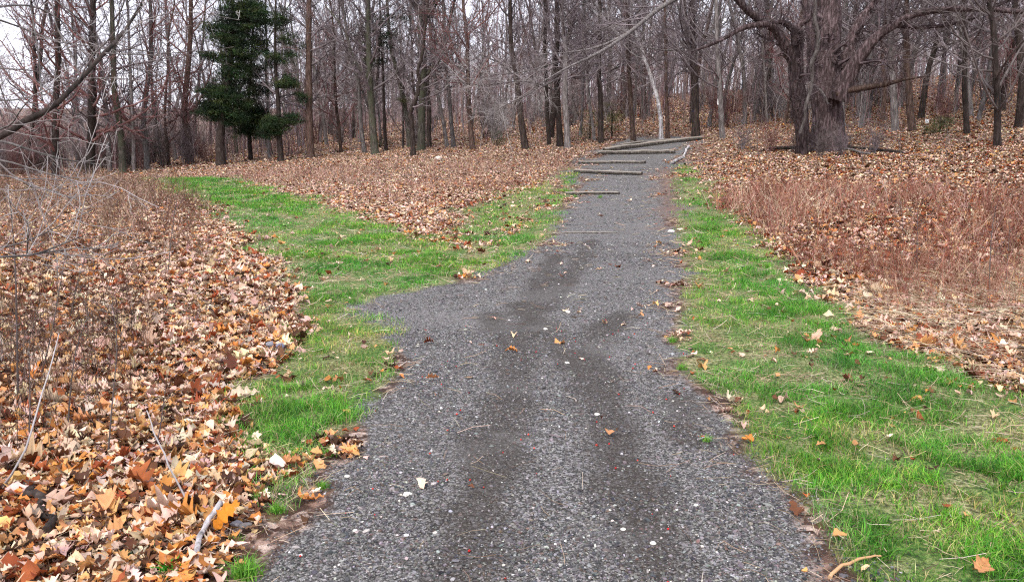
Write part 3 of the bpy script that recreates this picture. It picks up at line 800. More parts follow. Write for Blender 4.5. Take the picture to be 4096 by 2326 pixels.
# individual, clearly readable trees of the photograph: (trunk line in the picture bottom -> top), width, bark, label
HERO = [
 ([(88, 175), (91, 140), (92, 105), (92, 40), (91, 0)], 9, 'dark', 'red', 'tall dark trunk, thickest of the left treeline, crossed by the overhanging limb', 1, .10),
 ([(56, 177), (57, 150), (58, 113), (61, 60), (60, 0)], 7.5, 'dark', 'red', 'dark trunk left of the thickest left trunk, wrapped in fine red brown twigs', 1, .10),
 ([(110, 172), (108, 140), (104, 95), (98, 50), (88, 0)], 5, 'grey', 'mid', 'slim trunk leaning left, just right of the thickest left trunk', 1, .12),
 ([(123, 173), (120, 130), (117, 90), (117, 47), (115, 0)], 7, 'moss', 'mid', 'greenish brown straight trunk, third main trunk from the left', 1, .12),
 ([(133.5, 172), (133, 140), (132, 95), (128, 40)], 4, 'grey', 'mid', 'thin straight trunk right of the greenish brown one', 1, .15),
 ([(147, 170), (145, 140), (144, 115), (150, 60), (152, 20)], 6, 'grey', 'red', 'grey trunk with reddish crown midway between left trunks and the cedars', 2, .15),
 ([(190, 163), (187, 130), (184, 115), (187, 60), (190, 20)], 7.5, 'brown', 'red', 'brown bending trunk with reddish twigs just left of the cedars', 1, .15),
 ([(311, 158), (310, 120), (309, 60), (308, 13), (307, 0)], 8, 'brown', 'mid', 'tall brown straight trunk immediately right of the cedars', 1, .15),
 ([(375.5, 154), (371, 120), (368, 80), (366, 40), (364.5, 0)], 8, 'moss', 'mid', 'tall straight mossy trunk, left of the double trunked tree', 1, .22),
 ([(365, 152), (360, 120), (357, 80), (350, 55), (346, 30)], 4.5, 'grey', 'mid', 'thin leaning trunk on the left of the tall mossy one', 1, .2),
 ([(410, 147), (405, 104), (397, 70), (391, 40), (388, 0)], 5, 'moss', 'mid', 'slender trunk leaning left, left of the double trunked tree', 1, .2),
 ([(413.5, 156), (412, 120), (411, 111), (417, 95), (418.8, 80), (417, 70), (422, 50)], 5.5, 'dark', 'mid', 'dark crooked S shaped trunk, left stem beside the double trunked tree', 1, .25),
 ([(421, 150), (422, 110), (424, 67), (421.5, 30), (421, 12), (430, -12), (438, -40)], 8.5, 'moss', 'mid', 'large grey forked tree with a wide crown, in the centre left of the treeline', 1, .30),
 ([(429, 147), (429, 110), (428, 75), (436, 60), (443, 45)], 5, 'dark', 'dark', 'dark trunk right behind the large forked tree, bending right', 1, .25),
 ([(447.5, 147), (442, 110), (437, 80), (433, 50)], 4, 'grey', 'mid', 'thin grey trunk leaning left, right of the large forked tree', 1, .2),
 ([(454, 147), (449, 100), (446, 60), (444, 0)], 4.5, 'grey', 'mid', 'upright grey trunk right of the thin leaning grey one', 1, .2),
 ([(473, 149), (469, 110), (467, 80), (466, 40), (462, 0)], 5.5, 'brown', 'red', 'brown trunk with shaggy twigs between the forked tree and the slanting dark trunk', 1, .2),
 ([(526, 149), (521.5, 120), (518, 90), (515, 67), (511, 40), (510, 0)], 7, 'dark', 'mid', 'dark slanting trunk with flared foot, near the middle of the picture', 1, .25),
 ([(549.5, 145), (547, 110), (545.5, 60), (545, 0)], 4.5, 'dark', 'mid', 'dark slim straight trunk left of the pair of thick central trunks', 1, .25),
 ([(560.5, 146.5), (557, 80), (557.5, 40), (557.5, 0)], 6.5, 'dark', 'mid', 'thick dark straight trunk, left one of the central pair above the trail', 1, .2),
 ([(568, 148), (566, 100), (565, 50), (562, 0)], 6.5, 'grey', 'mid', 'thick light grey trunk, right one of the central pair above the trail', 1, .2),
 ([(595, 141), (591, 110), (588, 80), (587, 50)], 3, 'grey', 'mid', 'very thin slanting trunk behind the left end of the top logs', 1, .3),
 ([(601.5, 143), (600, 100), (599, 60), (599, 0)], 5.5, 'dark', 'mid', 'straight dark trunk directly behind the left ends of the top logs', 1, .2),
 ([(633.5, 141), (631, 90), (628, 33), (626, 0)], 5, 'brown', 'mid', 'brown trunk behind the middle of the top logs', 1, .2),
 ([(661.5, 140), (660, 113), (653.5, 83), (643, 53), (636, 30), (628, 0)], 4.5, 'pale', 'pale', 'white barked birch leaning left above the top of the trail', 1, .35),
 ([(668, 139.5), (666, 110), (664, 80), (663, 30)], 4.5, 'brown', 'mid', 'brown trunk right beside the foot of the white birch', 1, .2),
 ([(696, 138), (695, 110), (693.7, 60), (693, 0)], 8.5, 'dark', 'mid', 'dark trunk carrying the blue disc and white trail sign', 1, .28),
 ([(723, 138.5), (721, 110), (719, 70), (719, 0)], 6, 'grey', 'mid', 'grey brown trunk with two white paint blazes, right of the sign tree', 1, .25),
 ([(896, 131), (893, 80), (890, 40), (889, 0)], 7, 'grey', 'mid', 'thick grey trunk, left of two close trunks right of the big tree', 1, .25),
 ([(913, 131), (911, 80), (910, 30), (909, 0)], 7.5, 'brown', 'mid', 'thick brown trunk, right of two close trunks right of the big tree', 1, .25),
 ([(997.5, 146.5), (998, 100), (996, 60), (993, 20), (990, 0)], 7, 'dark', 'dark', 'dark nearer trunk with many low twiggy side branches at far right', 1, .08),
 ([(1018, 128), (1019, 80), (1018, 30), (1018, 0)], 8, 'dark', 'mid', 'thick dark trunk at the extreme right edge', 1, .25),
 ([(968, 134), (966, 90), (968, 40), (966, 0)], 5.5, 'dark', 'mid', 'slim dark trunk between the signed pair and the far right tree', 1, .25),
]
def hero_tree(i, spec):
    pts, wpx, bark, twig, label, fork, t0 = spec
    rg = np.random.default_rng(500 + i)
    g = G(pts[0][0], pts[0][1]); Y = g[1]
    P = np.array([at(px, py, Y) for px, py in pts]); P[0] = g - np.array([0, 0, .2])
    P[1:, 1] += np.cumsum(rg.normal(0, .12, len(P) - 1))
    H = 15 + rg.uniform(-1.5, 2)
    top = P[-1]; dirn = norm(P[-1] - P[-2]); dirn = norm(dirn + np.array([0, 0, 1.2]))
    ext = [top + dirn * (H - top[2] + g[2]) * f + np.append(rg.normal(0, .15, 2), 0) for f in (.35, .7, 1.0)]
    L = smooth_line(np.vstack([P, ext]), 30)
    L[2:, :2] += np.cumsum(rg.normal(0, .012, (28, 2)), axis=0)
    r0 = wpx / 2 / FPX * Y * .93
    t = np.linspace(0, 1, 30); R = r0 * (1 - .78 * t ** 1.2)
    root = thing("birch_tree" if bark == 'pale' else "bare_tree", label, 'tree', g)
    L = L - g
    tm = trunk_mesh(L, R, 1.35)
    tr = link("trunk", tm.mesh("trunk"), BARK[bark], root)
    ac = Acc(); build_crown(ac, L[None], R[None], rg, limbs=28, t0=t0, ll=.32, br=7, tw=5, tl=4, thin=1.05)
    link("crown", ac.mesh("crown", color=False), TWIG[twig], root)
    return root, Y, r0
heroes = [hero_tree(i, s) for i, s in enumerate(HERO)]

# ---- big forked tree limbs (centre left): two stout limbs added as parts
def limb_from_px(pts, Ys, r0, r1, n=16):
    P = np.array([at(p[0], p[1], Y) for p, Y in zip(pts, Ys)])
    return smooth_line(P, n), np.linspace(r0, r1, n)
def add_limbs(root, specs, bark, twig, seed, name="limb", twigs=(9, 6, 5), thin=1.0, rt=1.0):
    rg = np.random.default_rng(seed); o = np.array(root.location)
    ac = Acc()
    for pts, Ys, r0, r1 in specs:
        L, R = limb_from_px(pts, Ys, r0, r1); L = L - o
        a1 = Acc(); tubes(a1, L[None], R[None], 9, rough=.06)
        link(name, a1.mesh(name), BARK[bark] if isinstance(bark, str) else bark, root)
        B, BR = grow(L[None], R[None], rg, twigs[0], .12, 1, (30, 70), .30, 6, .15, .04, .38, .3, .5, .006 * thin); tubes(ac, B, BR, 4)
        C, CR = grow(B, BR, rg, twigs[1], .1, 1, (30, 60), .5, 4, .18, .03, .6, .5, .4, .0035 * thin); tubes(ac, C, CR, 3)
        D, DR = grow(C, CR, rg, twigs[2], .1, 1, (30, 60), .55, 3, .18, .03, .7, .6, .4, .0026 * thin); tubes(ac, D, DR, 3)
    link("twigs", ac.mesh("twigs", color=False), TWIG[twig], root)
fk, Yf, rf_ = heroes[12]
add_limbs(fk, [([(421, 16), (414, 0), (400, -25)], [Yf] * 3, rf_ * .6, rf_ * .3), ([(423, 20), (434, 6), (437, -6), (434, -40)], [Yf] * 4, rf_ * .7, rf_ * .35),
               ([(428, 74), (433, 66), (440, 58), (447, 40), (452, 10)], [Yf - .3, Yf - .5, Yf - .8, Yf - 1, Yf - 1.5], rf_ * .45, rf_ * .2),
               ([(366, 77), (355, 60), (344, 30), (325, 5)], [Yf + 1] * 4, .06, .03)], 'moss', 'mid', 61)

# ---- the big many-stemmed old tree at right
gb = G(822, 150); Yb = gb[1]
big = thing("old_tree", 'massive dark many stemmed old tree at the right, above the leaf covered bank', 'tree', gb)
k = Yb / FPX
def bigpart(name, pts, ws, dy=0, mat='brown', sides=12, n=22, rough=.07):
    P = np.array([at(px, py, Yb + dy + (0 if q == 0 else .12 * q * (1 if dy >= 0 else -1))) for q, (px, py) in enumerate(pts)])
    if pts[0][1] > 140: P[0] = np.array([P[0][0], P[0][1], float(terrain(P[0][0], P[0][1])) - .2])
    L = smooth_line(P, n); R = np.interp(np.linspace(0, 1, n), np.linspace(0, 1, len(ws)), np.array(ws) / 2 * k)
    ac = Acc(); tubes(ac, (L - gb)[None], R[None], sides, rough=rough)
    link(name, ac.mesh(name), BARK[mat], big)
    return L - gb, R
M_BIG = mat_bark("old_tree_bark", (.008, .005, .005), (.042, .026, .026), (.17, .125, .13)); BARK['old'] = M_BIG
bl = []
bl.append(bigpart("trunk", [(829, 152), (828, 130), (827, 95), (827, 60), (828, 30), (829, 0), (830, -60)], [42, 29, 28, 27, 25, 22, 13], 0, 'old', 20))
bl.append(bigpart("stem", [(805, 151), (802, 125), (798, 95), (796, 70), (797, 45), (796, 30)], [15, 13, 15, 14, 11, 9], -.35, 'old'))
bl.append(bigpart("stem", [(798, 66), (788, 52), (781, 38), (774, 28), (765, 24), (745, 27), (728, 36), (712, 44), (692, 51)], [13, 11, 9, 7, 6, 5, 4, 3, 2], -.6, 'old', 10, 30))
bl.append(bigpart("stem", [(777, 30), (765, 24), (757, 18), (748, 11), (740, 2), (728, -10)], [6, 7, 7, 6, 6, 5], -.7, 'old', 10))
bl.append(bigpart("stem", [(796, 32), (789, 26), (782, 22), (770, 23)], [7, 6, 5, 4], -.7, 'old', 9))
bl.append(bigpart("stem", [(796, 32), (801, 24), (809, 18), (815, 6), (818, -15)], [7, 6, 5, 5, 4], -.6, 'old', 9))
bl.append(bigpart("stem", [(812, 80), (811, 40), (806, 10), (800, -25)], [10, 8, 7, 5], .3, 'old', 9))
bl.append(bigpart("stem", [(838, 100), (846, 80), (856, 62), (868, 46), (882, 32), (895, 25), (905, 18), (935, 10), (985, 9), (1024, 12), (1060, 14)], [20, 17, 13, 11, 9, 7, 6, 6, 5, 4, 3], -.5, 'old', 12, 34))
bl.append(bigpart("stem", [(895, 25), (915, 27), (945, 25), (975, 18)], [5, 4, 3, 2], -.8, 'old', 8))
bl.append(bigpart("stem", [(845, 70), (855, 30), (872, 5), (895, -30)], [14, 10, 7, 5], .3, 'old', 10))
bl.append(bigpart("stem", [(985, 9), (1000, 4), (1030, -10)], [4, 3, 2], -1.2, 'old', 7))
bl.append(bigpart("stem", [(836, 94), (850, 90), (868, 87), (885, 84), (905, 79), (929, 76)], [7, 6, 5.5, 5, 3, 1.5], -.7, 'brown', 8))   # broken brown limb
bl.append(bigpart("vine", [(800, 133), (805, 118), (806, 105), (812, 85), (812, 72), (812, 62), (817, 50), (818, 35), (815, 20), (815, 0), (814, -20)], [2.4, 2.6, 3, 3.4, 3.4, 3.8, 3.8, 3.8, 3.5, 3.2, 3], -1.5, 'grey', 9, 30))
bl.append(bigpart("vine", [(812, 84), (818, 88), (824, 95), (828, 104)], [3, 2.5, 2, 1.5], -1.4, 'grey', 7))
rg = np.random.default_rng(77); ac = Acc()
for q_, (L, R) in enumerate(bl):
    B, BR = grow(L[None], R[None], rg, 13 if q_ < 2 else 15, .3 if q_ < 2 else .1, 1, (35, 85), .24 if q_ else .14, 7, .17, .03, .22, .3, .3, .010)
    tubes(ac, B, BR, 4)
    C, CR = grow(B, BR, rg, 7, .1, 1, (30, 65), .45, 4, .2, .02, .6, .5, .4, .0055); tubes(ac, C, CR, 3)
    D, DR = grow(C, CR, rg, 6, .1, 1, (30, 65), .55, 3, .2, .02, .7, .6, .4, .0042); tubes(ac, D, DR, 3)
link("twigs", ac.mesh("twigs", color=False), TWIG['old'], big)
log("fallen_branch", (810, 146), (868, 156.5), 2.6, 'pale crooked fallen branch in front of the foot of the big old tree', 2.5, cat='branch', mat=BARK['grey'], group=None, bend=.06)
log("fallen_branch", (770, 151), (815, 149), 4, 'dark brushy fallen branch left of the foot of the big old tree', 1.5, cat='branch', mat=BARK['dark'], group=None, bend=.08)

# ---- trail markers
def marker(px, py, wpx, hpx, Y, colr, label, blue=False, marks=True):
    c = at(px, py, Y); w, h = wpx / FPX * Y, hpx / FPX * Y
    m = N_("marker_plate"); m.p.inputs["Base Color"].default_value = (*colr, 1); m.p.inputs["Roughness"].default_value = .4
    ac = Acc(); t = .006
    if blue:
        q = np.linspace(0, 2 * math.pi, 17)[:-1]; n = len(q)
        V = np.array([(w / 2 * math.cos(a_), s, h / 2 * math.sin(a_)) for s in (-t, t) for a_ in q] + [(0, -t, 0), (0, t, 0)])
        ac.add(V, np.array([[i_, (i_ + 1) % n, 2 * n] for i_ in range(n)] + [[n + (i_ + 1) % n, n + i_, 2 * n + 1] for i_ in range(n)]))
        ac.add(V, np.array([[i_, (i_ + 1) % n, n + (i_ + 1) % n, n + i_] for i_ in range(n)]))
    else:
        V = np.array([(a_ * w / 2, b_ * t, c_ * h / 2) for a_ in (-1, 1) for b_ in (-1, 1) for c_ in (-1, 1)])
        ac.add(V, np.array([(0, 1, 5, 4), (2, 6, 7, 3), (0, 2, 3, 1), (4, 5, 7, 6), (1, 3, 7, 5), (0, 4, 6, 2)]))
    root = thing("trail_marker", label, 'sign', c)
    link("plate", ac.mesh("plate", smooth=False, color=False), m.m, root)
    if marks:
        d = N_("marker_print"); d.p.inputs["Base Color"].default_value = (.04, .07, .12, 1) if not blue else (.8, .85, .9, 1)
        a2 = Acc()
        boxes = [(-.22, .27, .16, .09), (-.12, .06, .2, .07), (.16, -.04, .34, .12), (-.28, -.02, .1, .06), (-.15, -.32, .2, .04), (.22, -.3, .14, .12)] if not blue else [(0, 0, .36, .55)]
        for bx, bz, bw, bh in boxes:
            x0, x1, z0, z1 = (bx - bw / 2) * w, (bx + bw / 2) * w, (bz - bh / 2) * h, (bz + bh / 2) * h
            a2.add([(x0, -t - .002, z0), (x1, -t - .002, z0), (x1, -t - .002, z1), (x0, -t - .002, z1)], [[0, 1, 2, 3]])
        link("print", a2.mesh("print", smooth=False, color=False), d.m, root)
    return root
_, Ys_, rs_ = heroes[26]
marker(695.6, 116, 2.7, 3.7, Ys_ - rs_ - .06, (.78, .80, .84), 'small white rectangular trail sign with dark print, nailed under the blue disc')
marker(693.8, 110.9, 2.1, 2.4, Ys_ - rs_ * .8 - .06, (.02, .06, .35), 'round blue trail disc with white centre above the white sign', blue=True)
_, Y2_, r2_ = heroes[27]
marker(718, 101.5, 1.2, 5.5, Y2_ - r2_ * .7 - .05, (.78, .78, .78), 'left one of two narrow white paint blazes on the grey brown trunk', marks=False)
marker(722, 101.5, 1.0, 5.0, Y2_ - r2_ * .9 - .05, (.78, .78, .78), 'right one of two narrow white paint blazes on the grey brown trunk', marks=False)
pg = G(927, 133); 
mk = marker(927, 121, 3.6, 3.4, 34.0, (.8, .82, .85), 'white square sign on a dark post in the woods right of the big tree')
pa = Acc(); L = np.array([at(927, 121, 34.08), at(927, 138, 34.08)]); L[1, 2] = terrain(L[1, 0], L[1, 1]) - .1
tubes(pa, (np.array([L[0] + (L[1] - L[0]) * t for t in np.linspace(0, 1, 5)]) - np.array(mk.location))[None], np.full((1, 5), .05), 8)
link("post", pa.mesh("post", color=False), BARK['dark'], mk)

# ---- cedars
OLIVE = [(.10, .10, .035), (.07, .08, .03), (.14, .13, .06), (.05, .06, .03), (.16, .16, .07)]
def cedar(px, py, tw, blobs, label, seed, trunk_pts, olive=False):
    rg = np.random.default_rng(seed); g = G(px, py); Y = g[1]
    root = thing("cedar_tree", label, 'tree', g, group=None)
    P = np.array([at(a_, b_, Y) for a_, b_ in trunk_pts]); P[0] = g - np.array([0, 0, .2])
    L = smooth_line(P, 20) - g; r0 = tw / 2 / FPX * Y; R = r0 * np.linspace(1, .25, 20)
    tm = trunk_mesh(L, R, 1.3)
    link("trunk", tm.mesh("trunk"), BARK['dark'], root)
    ac = Acc(); fo = Acc()
    kk = Y / FPX
    for bx, by, rx, ry, nb in blobs:
        nb = max(3, int(nb * .95)); rx *= 1.05; ry *= 1.15
        c = at(bx, by, Y) - g; rx_, rz_ = rx * kk, ry * kk; ryy = rx_ * .9
        # branchlets carrying sprays, from the trunk line outward into the blob
        m = nb
        u = rg.standard_normal((m, 3)); u = norm(u) * (rg.random((m, 1)) ** .45)
        end = c + u * np.array([rx_, ryy, rz_])
        zi = np.clip(np.searchsorted(L[:, 2], end[:, 2] - .3), 0, 19); st = L[zi]
        mid_ = (st + end) / 2 + np.array([0, 0, .12]) + .08 * rg.standard_normal((m, 3))
        Pb = np.stack([st, mid_, end], 1); tubes(ac, Pb, np.ones((m, 3)) * np.array([.018, .012, .004]), 3)
        # sprays: fans of thin scales leaves
        ns = 80
        cc = np.repeat(end, ns, 0) + rg.normal(0, 1, (m * ns, 3)) * np.array([.20, .20, .075])
        dd = norm(rg.standard_normal((m * ns, 3)) + np.array([0, 0, .5])); ss = norm(np.cross(dd, rg.standard_normal((m * ns, 3))))
        ln = rg.uniform(.08, .22, (m * ns, 1)); wd = rg.uniform(.008, .02, (m * ns, 1)) * (.5 if olive else 1)
        V = np.stack([cc - ss * wd * .4, cc + ss * wd * .4, cc + dd * ln * .6 + ss * wd, cc + dd * ln, cc + dd * ln * .6 - ss * wd], 1)
        n_ = m * ns
        colr = pal(rg, m, OLIVE if olive else [(.010, .026, .008), (.018, .038, .010), (.03, .052, .012), (.006, .014, .006), (.045, .058, .018)], [3, 3, 2, 2, 1], .2)
        colr = np.repeat(colr, ns, 0) * (1 + .25 * rg.standard_normal((n_, 1))); colr = np.clip(colr, .004, .3)
        i0 = np.arange(n_)[:, None] * 5
        fo.add(V.reshape(-1, 3), i0 + np.array([[0, 1, 2, 4]]), np.repeat(colr, 5, 0))
        fo.f3.append(i0 + np.array([[4, 2, 3]]) + fo.n - n_ * 5)
    link("branches", ac.mesh("branches"), BARK['dark'], root)
    link("crown", fo.mesh("crown", smooth=False), M_CEDAR, root)
    return root
cedar(221, 165, 9, [(235, 15, 22, 16, 70), (232, 35, 20, 14, 90), (238, 55, 18, 16, 80), (232, 75, 16, 12, 60), (214, 96, 16, 12, 80), (232, 100, 18, 14, 90), (212, 112, 13, 9, 60), (232, 117, 13, 8, 50), (250, 8, 14, 8, 40), (212, 56, 9, 5, 18), (212, 27, 9, 5, 14), (262, 20, 18, 10, 45), (228, -20, 16, 18, 60)],
      'tallest dark green cedar, with the thick dark trunk, left of the group of evergreens', 801, [(221, 165), (220, 140), (224, 110), (229, 80), (232, 50), (233, 10), (233, -40)])
cedar(251, 160, 4.5, [(252, 70, 13, 12, 36), (254, 90, 14, 12, 45), (250, 112, 14, 10, 60), (248, 128, 16, 10, 80), (262, 120, 10, 9, 36), (258, 40, 14, 12, 35), (256, 15, 12, 12, 25)],
      'middle dark green cedar with a slim trunk, between the tallest cedar and the thin one', 802, [(251, 160), (249, 130), (249, 90), (252, 50), (254, 0)])
cedar(281, 161, 6, [(276, 125, 14, 8, 60), (268, 133, 10, 6, 30), (292, 118, 9, 6, 18), (286, 82, 13, 6, 28), (276, 60, 12, 8, 20), (290, 45, 12, 10, 18), (280, 20, 14, 10, 20), (300, 96, 6, 8, 10)],
      'thin patchy cedar with brown trunk, right of the group of evergreens', 803, [(281, 161), (279, 130), (278, 100), (276, 80), (275, 40), (276, -10)])
cedar(386, 150, 4, [(380, 40, 18, 14, 26), (365, 30, 14, 8, 12), (392, 20, 12, 8, 10), (375, 60, 10, 6, 8)], 'faint sparse evergreen behind the tall mossy trunk', 804, [(386, 150), (384, 110), (383, 70), (380, 20)])
# low greenish undergrowth shrubs (evergreen saplings) in the wood
for i_, (px, py, rx, ry, nb, lab) in enumerate(((612, 137, 10, 16, 26, 'yellowish green sapling behind the top logs, left one'), (590, 139, 10, 14, 22, 'dull green sapling left of the top logs'),
                                                (380, 148, 7, 7, 14, 'low green shrub at the foot of the tall mossy trunk'), (497, 146, 8, 6, 12, 'low dull green shrub left of the slanting dark trunk'),
                                                (940, 133, 14, 9, 22, 'low yellowish green shrub beside the white square sign'), (403, 100, 8, 8, 12, 'small evergreen spray between the mossy and crooked trunks'))):
    cedar(px, py if i_ != 5 else 148, 1.6, [(px, py - ry if i_ != 5 else 100, rx, ry, max(4, nb // 2))], lab, 820 + i_, [(px, py if i_ != 5 else 148), (px, py - ry), (px + 1, py - ry * 2.1 if i_ != 5 else 85)], olive=True)

# ---- the near tree outside the left edge whose limbs reach into the picture
nt = np.array([-4.6, 5.2, 0.0]); nt[2] = float(terrain(nt[0], nt[1]))
near_tree = thing("bare_tree", 'near bare tree whose dark limbs and pale twigs reach in from the left edge', 'tree', nt)
L = smooth_line(np.array([[0, 0, -.2], [.03, .05, .8], [.05, .0, 1.8], [-.05, .1, 3.5], [.1, .2, 6.5]]), 20)
link("trunk", trunk_mesh(L, np.linspace(.15, .05, 20), 1.4).mesh("trunk"), BARK['dark'], near_tree)
add_limbs(near_tree, [
  ([(-190, 200), (-60, 158), (0, 137), (25, 120.6), (53, 106.6), (81, 78.6), (104, 53), (120, 37), (144, 0), (160, -40)], [5.2, 5.1, 5.1, 5.2, 5.3, 5.5, 5.7, 5.9, 6.2, 6.4], .026, .007),
], 'dark', 'dark', 91, twigs=(4, 3, 2), thin=.5)
add_limbs(near_tree, [
  ([(-190, 160), (-60, 138), (0, 141), (25, 148), (60, 158), (90, 163), (112, 165)], [5.2, 4.8, 4.6, 4.5, 4.5, 4.5, 4.5], .010, .002),
  ([(-190, 190), (-50, 158), (0, 160), (30, 168), (60, 176), (92, 178)], [5.2, 4.8, 4.4, 4.4, 4.3, 4.3], .008, .0018),
  ([(-190, 210), (-50, 176), (0, 175), (20, 180), (50, 191), (80, 200)], [5.2, 4.8, 4.4, 4.4, 4.3, 4.3], .008, .0018),
  ([(-190, 180), (-50, 150), (0, 129), (12, 123), (22, 108), (34, 95)], [5.2, 4.8, 4.6, 4.5, 4.4, 4.3], .008, .0018),
  ([(84, 78.6), (105, 77.5), (120, 78), (135, 80)], [5.5, 5.4, 5.3, 5.2], .0045, .0016),
  ([(104, 53), (125, 54), (150, 55), (170, 57)], [5.7, 5.6, 5.5, 5.4], .005, .0016),
  ([(-190, 260), (-60, 262), (0, 256.5), (33, 254), (64, 243), (93, 231)], [5.2, 4.4, 4.0, 4.0, 4.0, 4.1], .010, .0018),
  ([(33, 254), (60, 250), (80, 247), (100, 248), (128, 239)], [4.0, 4.0, 4.0, 4.1, 4.2], .005, .0016),
  ([(-190, 250), (-60, 250), (0, 247), (33, 238), (60, 225), (93, 209)], [5.2, 4.5, 4.2, 4.2, 4.2, 4.3], .007, .0018),
  ([(27, 253), (28, 235), (27, 222), (15, 207), (3, 190)], [4.0, 3.9, 3.8, 3.8, 3.8], .004, .0014),
  ([(50, -30), (53, 8), (57, 27), (70, 52), (81, 78)], [5.9, 5.8, 5.7, 5.6, 5.5], .003, .007),
  ([(28, -30), (30, 0), (33, 20), (39, 60), (42, 100)], [6, 5.9, 5.8, 5.6, 5.3], .003, .006),
  ([(-190, 40), (-60, 10), (0, 20), (60, 42), (110, 50), (160, 80)], [5.2, 5.4, 5.8, 6.2, 6.4, 6.6], .010, .002),
  ([(-190, 40), (-60, -20), (20, -20), (80, 20), (100, 50), (104, 90)], [5.2, 5.4, 5.8, 6.2, 6.4, 6.6], .010, .002),
  ([(120, 37), (150, 18), (190, 12), (240, 20)], [5.9, 6.1, 6.3, 6.5], .005, .0016),
  ([(-190, 60), (-60, 20), (20, 5), (60, 20), (110, 60)], [5.2, 5.4, 5.8, 6.2, 6.4], .012, .002),
  ([(-190, 60), (-60, 60), (0, 68), (40, 72), (90, 90)], [5.2, 5.4, 5.6, 5.8, 6], .008, .002),
  ([(-190, 60), (-60, 90), (0, 100), (30, 96), (62, 84)], [5.2, 5.2, 5.2, 5.3, 5.4], .008, .002),
], 'grey', 'pale', 92, name="branch", twigs=(6, 3, 2), thin=.45)

# ---- saplings and bare weed stems one can tell apart
def sapling(pts, r0, label, twig='dark', Y=None, ntw=7):
    g = G(*pts[0]); Y = g[1]; P = np.array([at(a_, b_, Y) for a_, b_ in pts]); P[0] = g
    L = smooth_line(P, 10) - g; R = np.linspace(r0, r0 * .35, 10)
    ac = Acc(); tubes(ac, L[None], R[None], 6)
    rg = np.random.default_rng(int(pts[0][0] * 7 + pts[0][1]))
    B, BR = grow(L[None], R[None], rg, ntw, .2, 1, (25, 60), .34, 5, .12, .1, .5, .5, .5, .0014); tubes(ac, B, BR, 3)
    C, CR = grow(B, BR, rg, 3, .2, 1, (25, 55), .5, 3, .12, .1, .6, .6, .5, .0011); tubes(ac, C, CR, 3)
    return tag(link("sapling", ac.mesh("sapling", color=False), TWIG[twig], loc=g), label, 'sapling')
sapling([(168, 275), (171, 240), (175, 210), (180, 185)], .0065, 'tallest thin dark sapling standing in the leaves left of the grass track')
sapling([(108, 246), (109, 220), (112, 195)], .005, 'thin sapling with upswept twigs left of the tallest one')
sapling([(93, 280), (94, 250), (98, 222)], .004, 'short slim sapling among leaves at mid left')
sapling([(70, 318), (78, 280), (88, 248)], .005, 'dark slanting stem leaning right at mid left')
sapling([(18, 400), (17, 340), (15, 260), (10, 200)], .007, 'tall dark stem nearest the left edge')
sapling([(40, 380), (52, 330), (66, 250)], .006, 'long dark stem leaning right near the left edge')
sapling([(108, 455), (112, 405), (117, 345), (112, 300)], .0045, 'dark upright stem in front of the lower left leaves')
sapling([(29, 440), (30, 400), (29, 340)], .005, 'dark vertical stem low at the left edge', )
sapling([(157, 445), (162, 415), (166, 385)], .004, 'short dark stem with a forked tip in the orange leaves')
sapling([(68, 430), (70, 395), (76, 350), (90, 310)], .005, 'curving stem between the left edge and the dark upright stem')
sapling([(917, 275), (917, 240), (918, 205)], .006, 'thin black sapling standing at right behind the green verge')
sapling([(903, 262), (903, 230), (900, 200)], .004, 'faint sapling left of the thin black one')
sapling([(989, 300), (990, 262), (992, 230), (996, 205)], .007, 'black forked sapling near the right edge')
sapling([(1006, 286), (1008, 250), (1010, 225)], .004, 'thin stem right of the black forked sapling')
sapling([(375, 176), (376, 165), (376, 158)], .006, 'tiny sapling in front of the tall mossy trunk')
sapling([(760, 165), (758, 150), (756, 128), (745, 105)], .012, 'slender sapling left of the big old tree', ntw=10)
sapling([(863, 166), (862, 148), (861, 122)], .012, 'slender sapling right in front of the big old tree', ntw=10)
sapling([(902, 168), (900, 150), (896, 124)], .012, 'slender dark sapling on the leaf bank right of the big old tree', ntw=10)
sapling([(948, 165), (946, 146), (948, 125)], .010, 'small sapling on the leaf bank before the far right trunks', ntw=10)
sapling([(512, 150), (506, 130), (500, 105), (484, 90)], .02, 'bushy young tree with drooping pale twigs left of the slanting dark trunk', 'pale', ntw=16)
sapling([(480, 150), (483, 128), (490, 110)], .014, 'low spreading sapling in front of the brown shaggy trunk', 'pale', ntw=14)

# ---- long pale drooping branches reaching left across the centre (from the thick central pair)
ct = heroes[19][0]; Yc = heroes[19][1]
add_limbs(ct, [([(558, 92), (540, 84), (520, 81), (500, 83), (478, 85), (455, 80)], [Yc, Yc - 2.5, Yc - 4, Yc - 5, Yc - 6, Yc - 7], .05, .012),
               ([(558, 78), (540, 88), (520, 98), (500, 108), (488, 118)], [Yc, Yc - 3, Yc - 4.5, Yc - 5, Yc - 6], .04, .01),
               ([(557, 62), (530, 70), (500, 74), (470, 70), (448, 62)], [Yc, Yc - 3, Yc - 4.5, Yc - 5, Yc - 6], .035, .01)], 'grey', 'pale', 95, name="branch", twigs=(14, 7, 5), thin=1.3)
bt = heroes[26][0]; Y6 = heroes[26][1]
add_limbs(bt, [([(693, -10), (660, 8), (630, 32), (600, 52), (570, 66), (545, 80)], [Y6, Y6 - 2, Y6 - 4, Y6 - 6, Y6 - 7, Y6 - 8], .11, .02),
               ([(630, 32), (600, 46), (570, 52), (540, 54)], [Y6 - 4, Y6 - 5, Y6 - 6, Y6 - 7], .05, .012),
               ([(693, 45), (670, 50), (650, 48), (625, 44)], [Y6, Y6 - 2, Y6 - 3, Y6 - 4], .04, .012)], 'grey', 'mid', 96, name="branch", twigs=(14, 7, 5), thin=1.3)

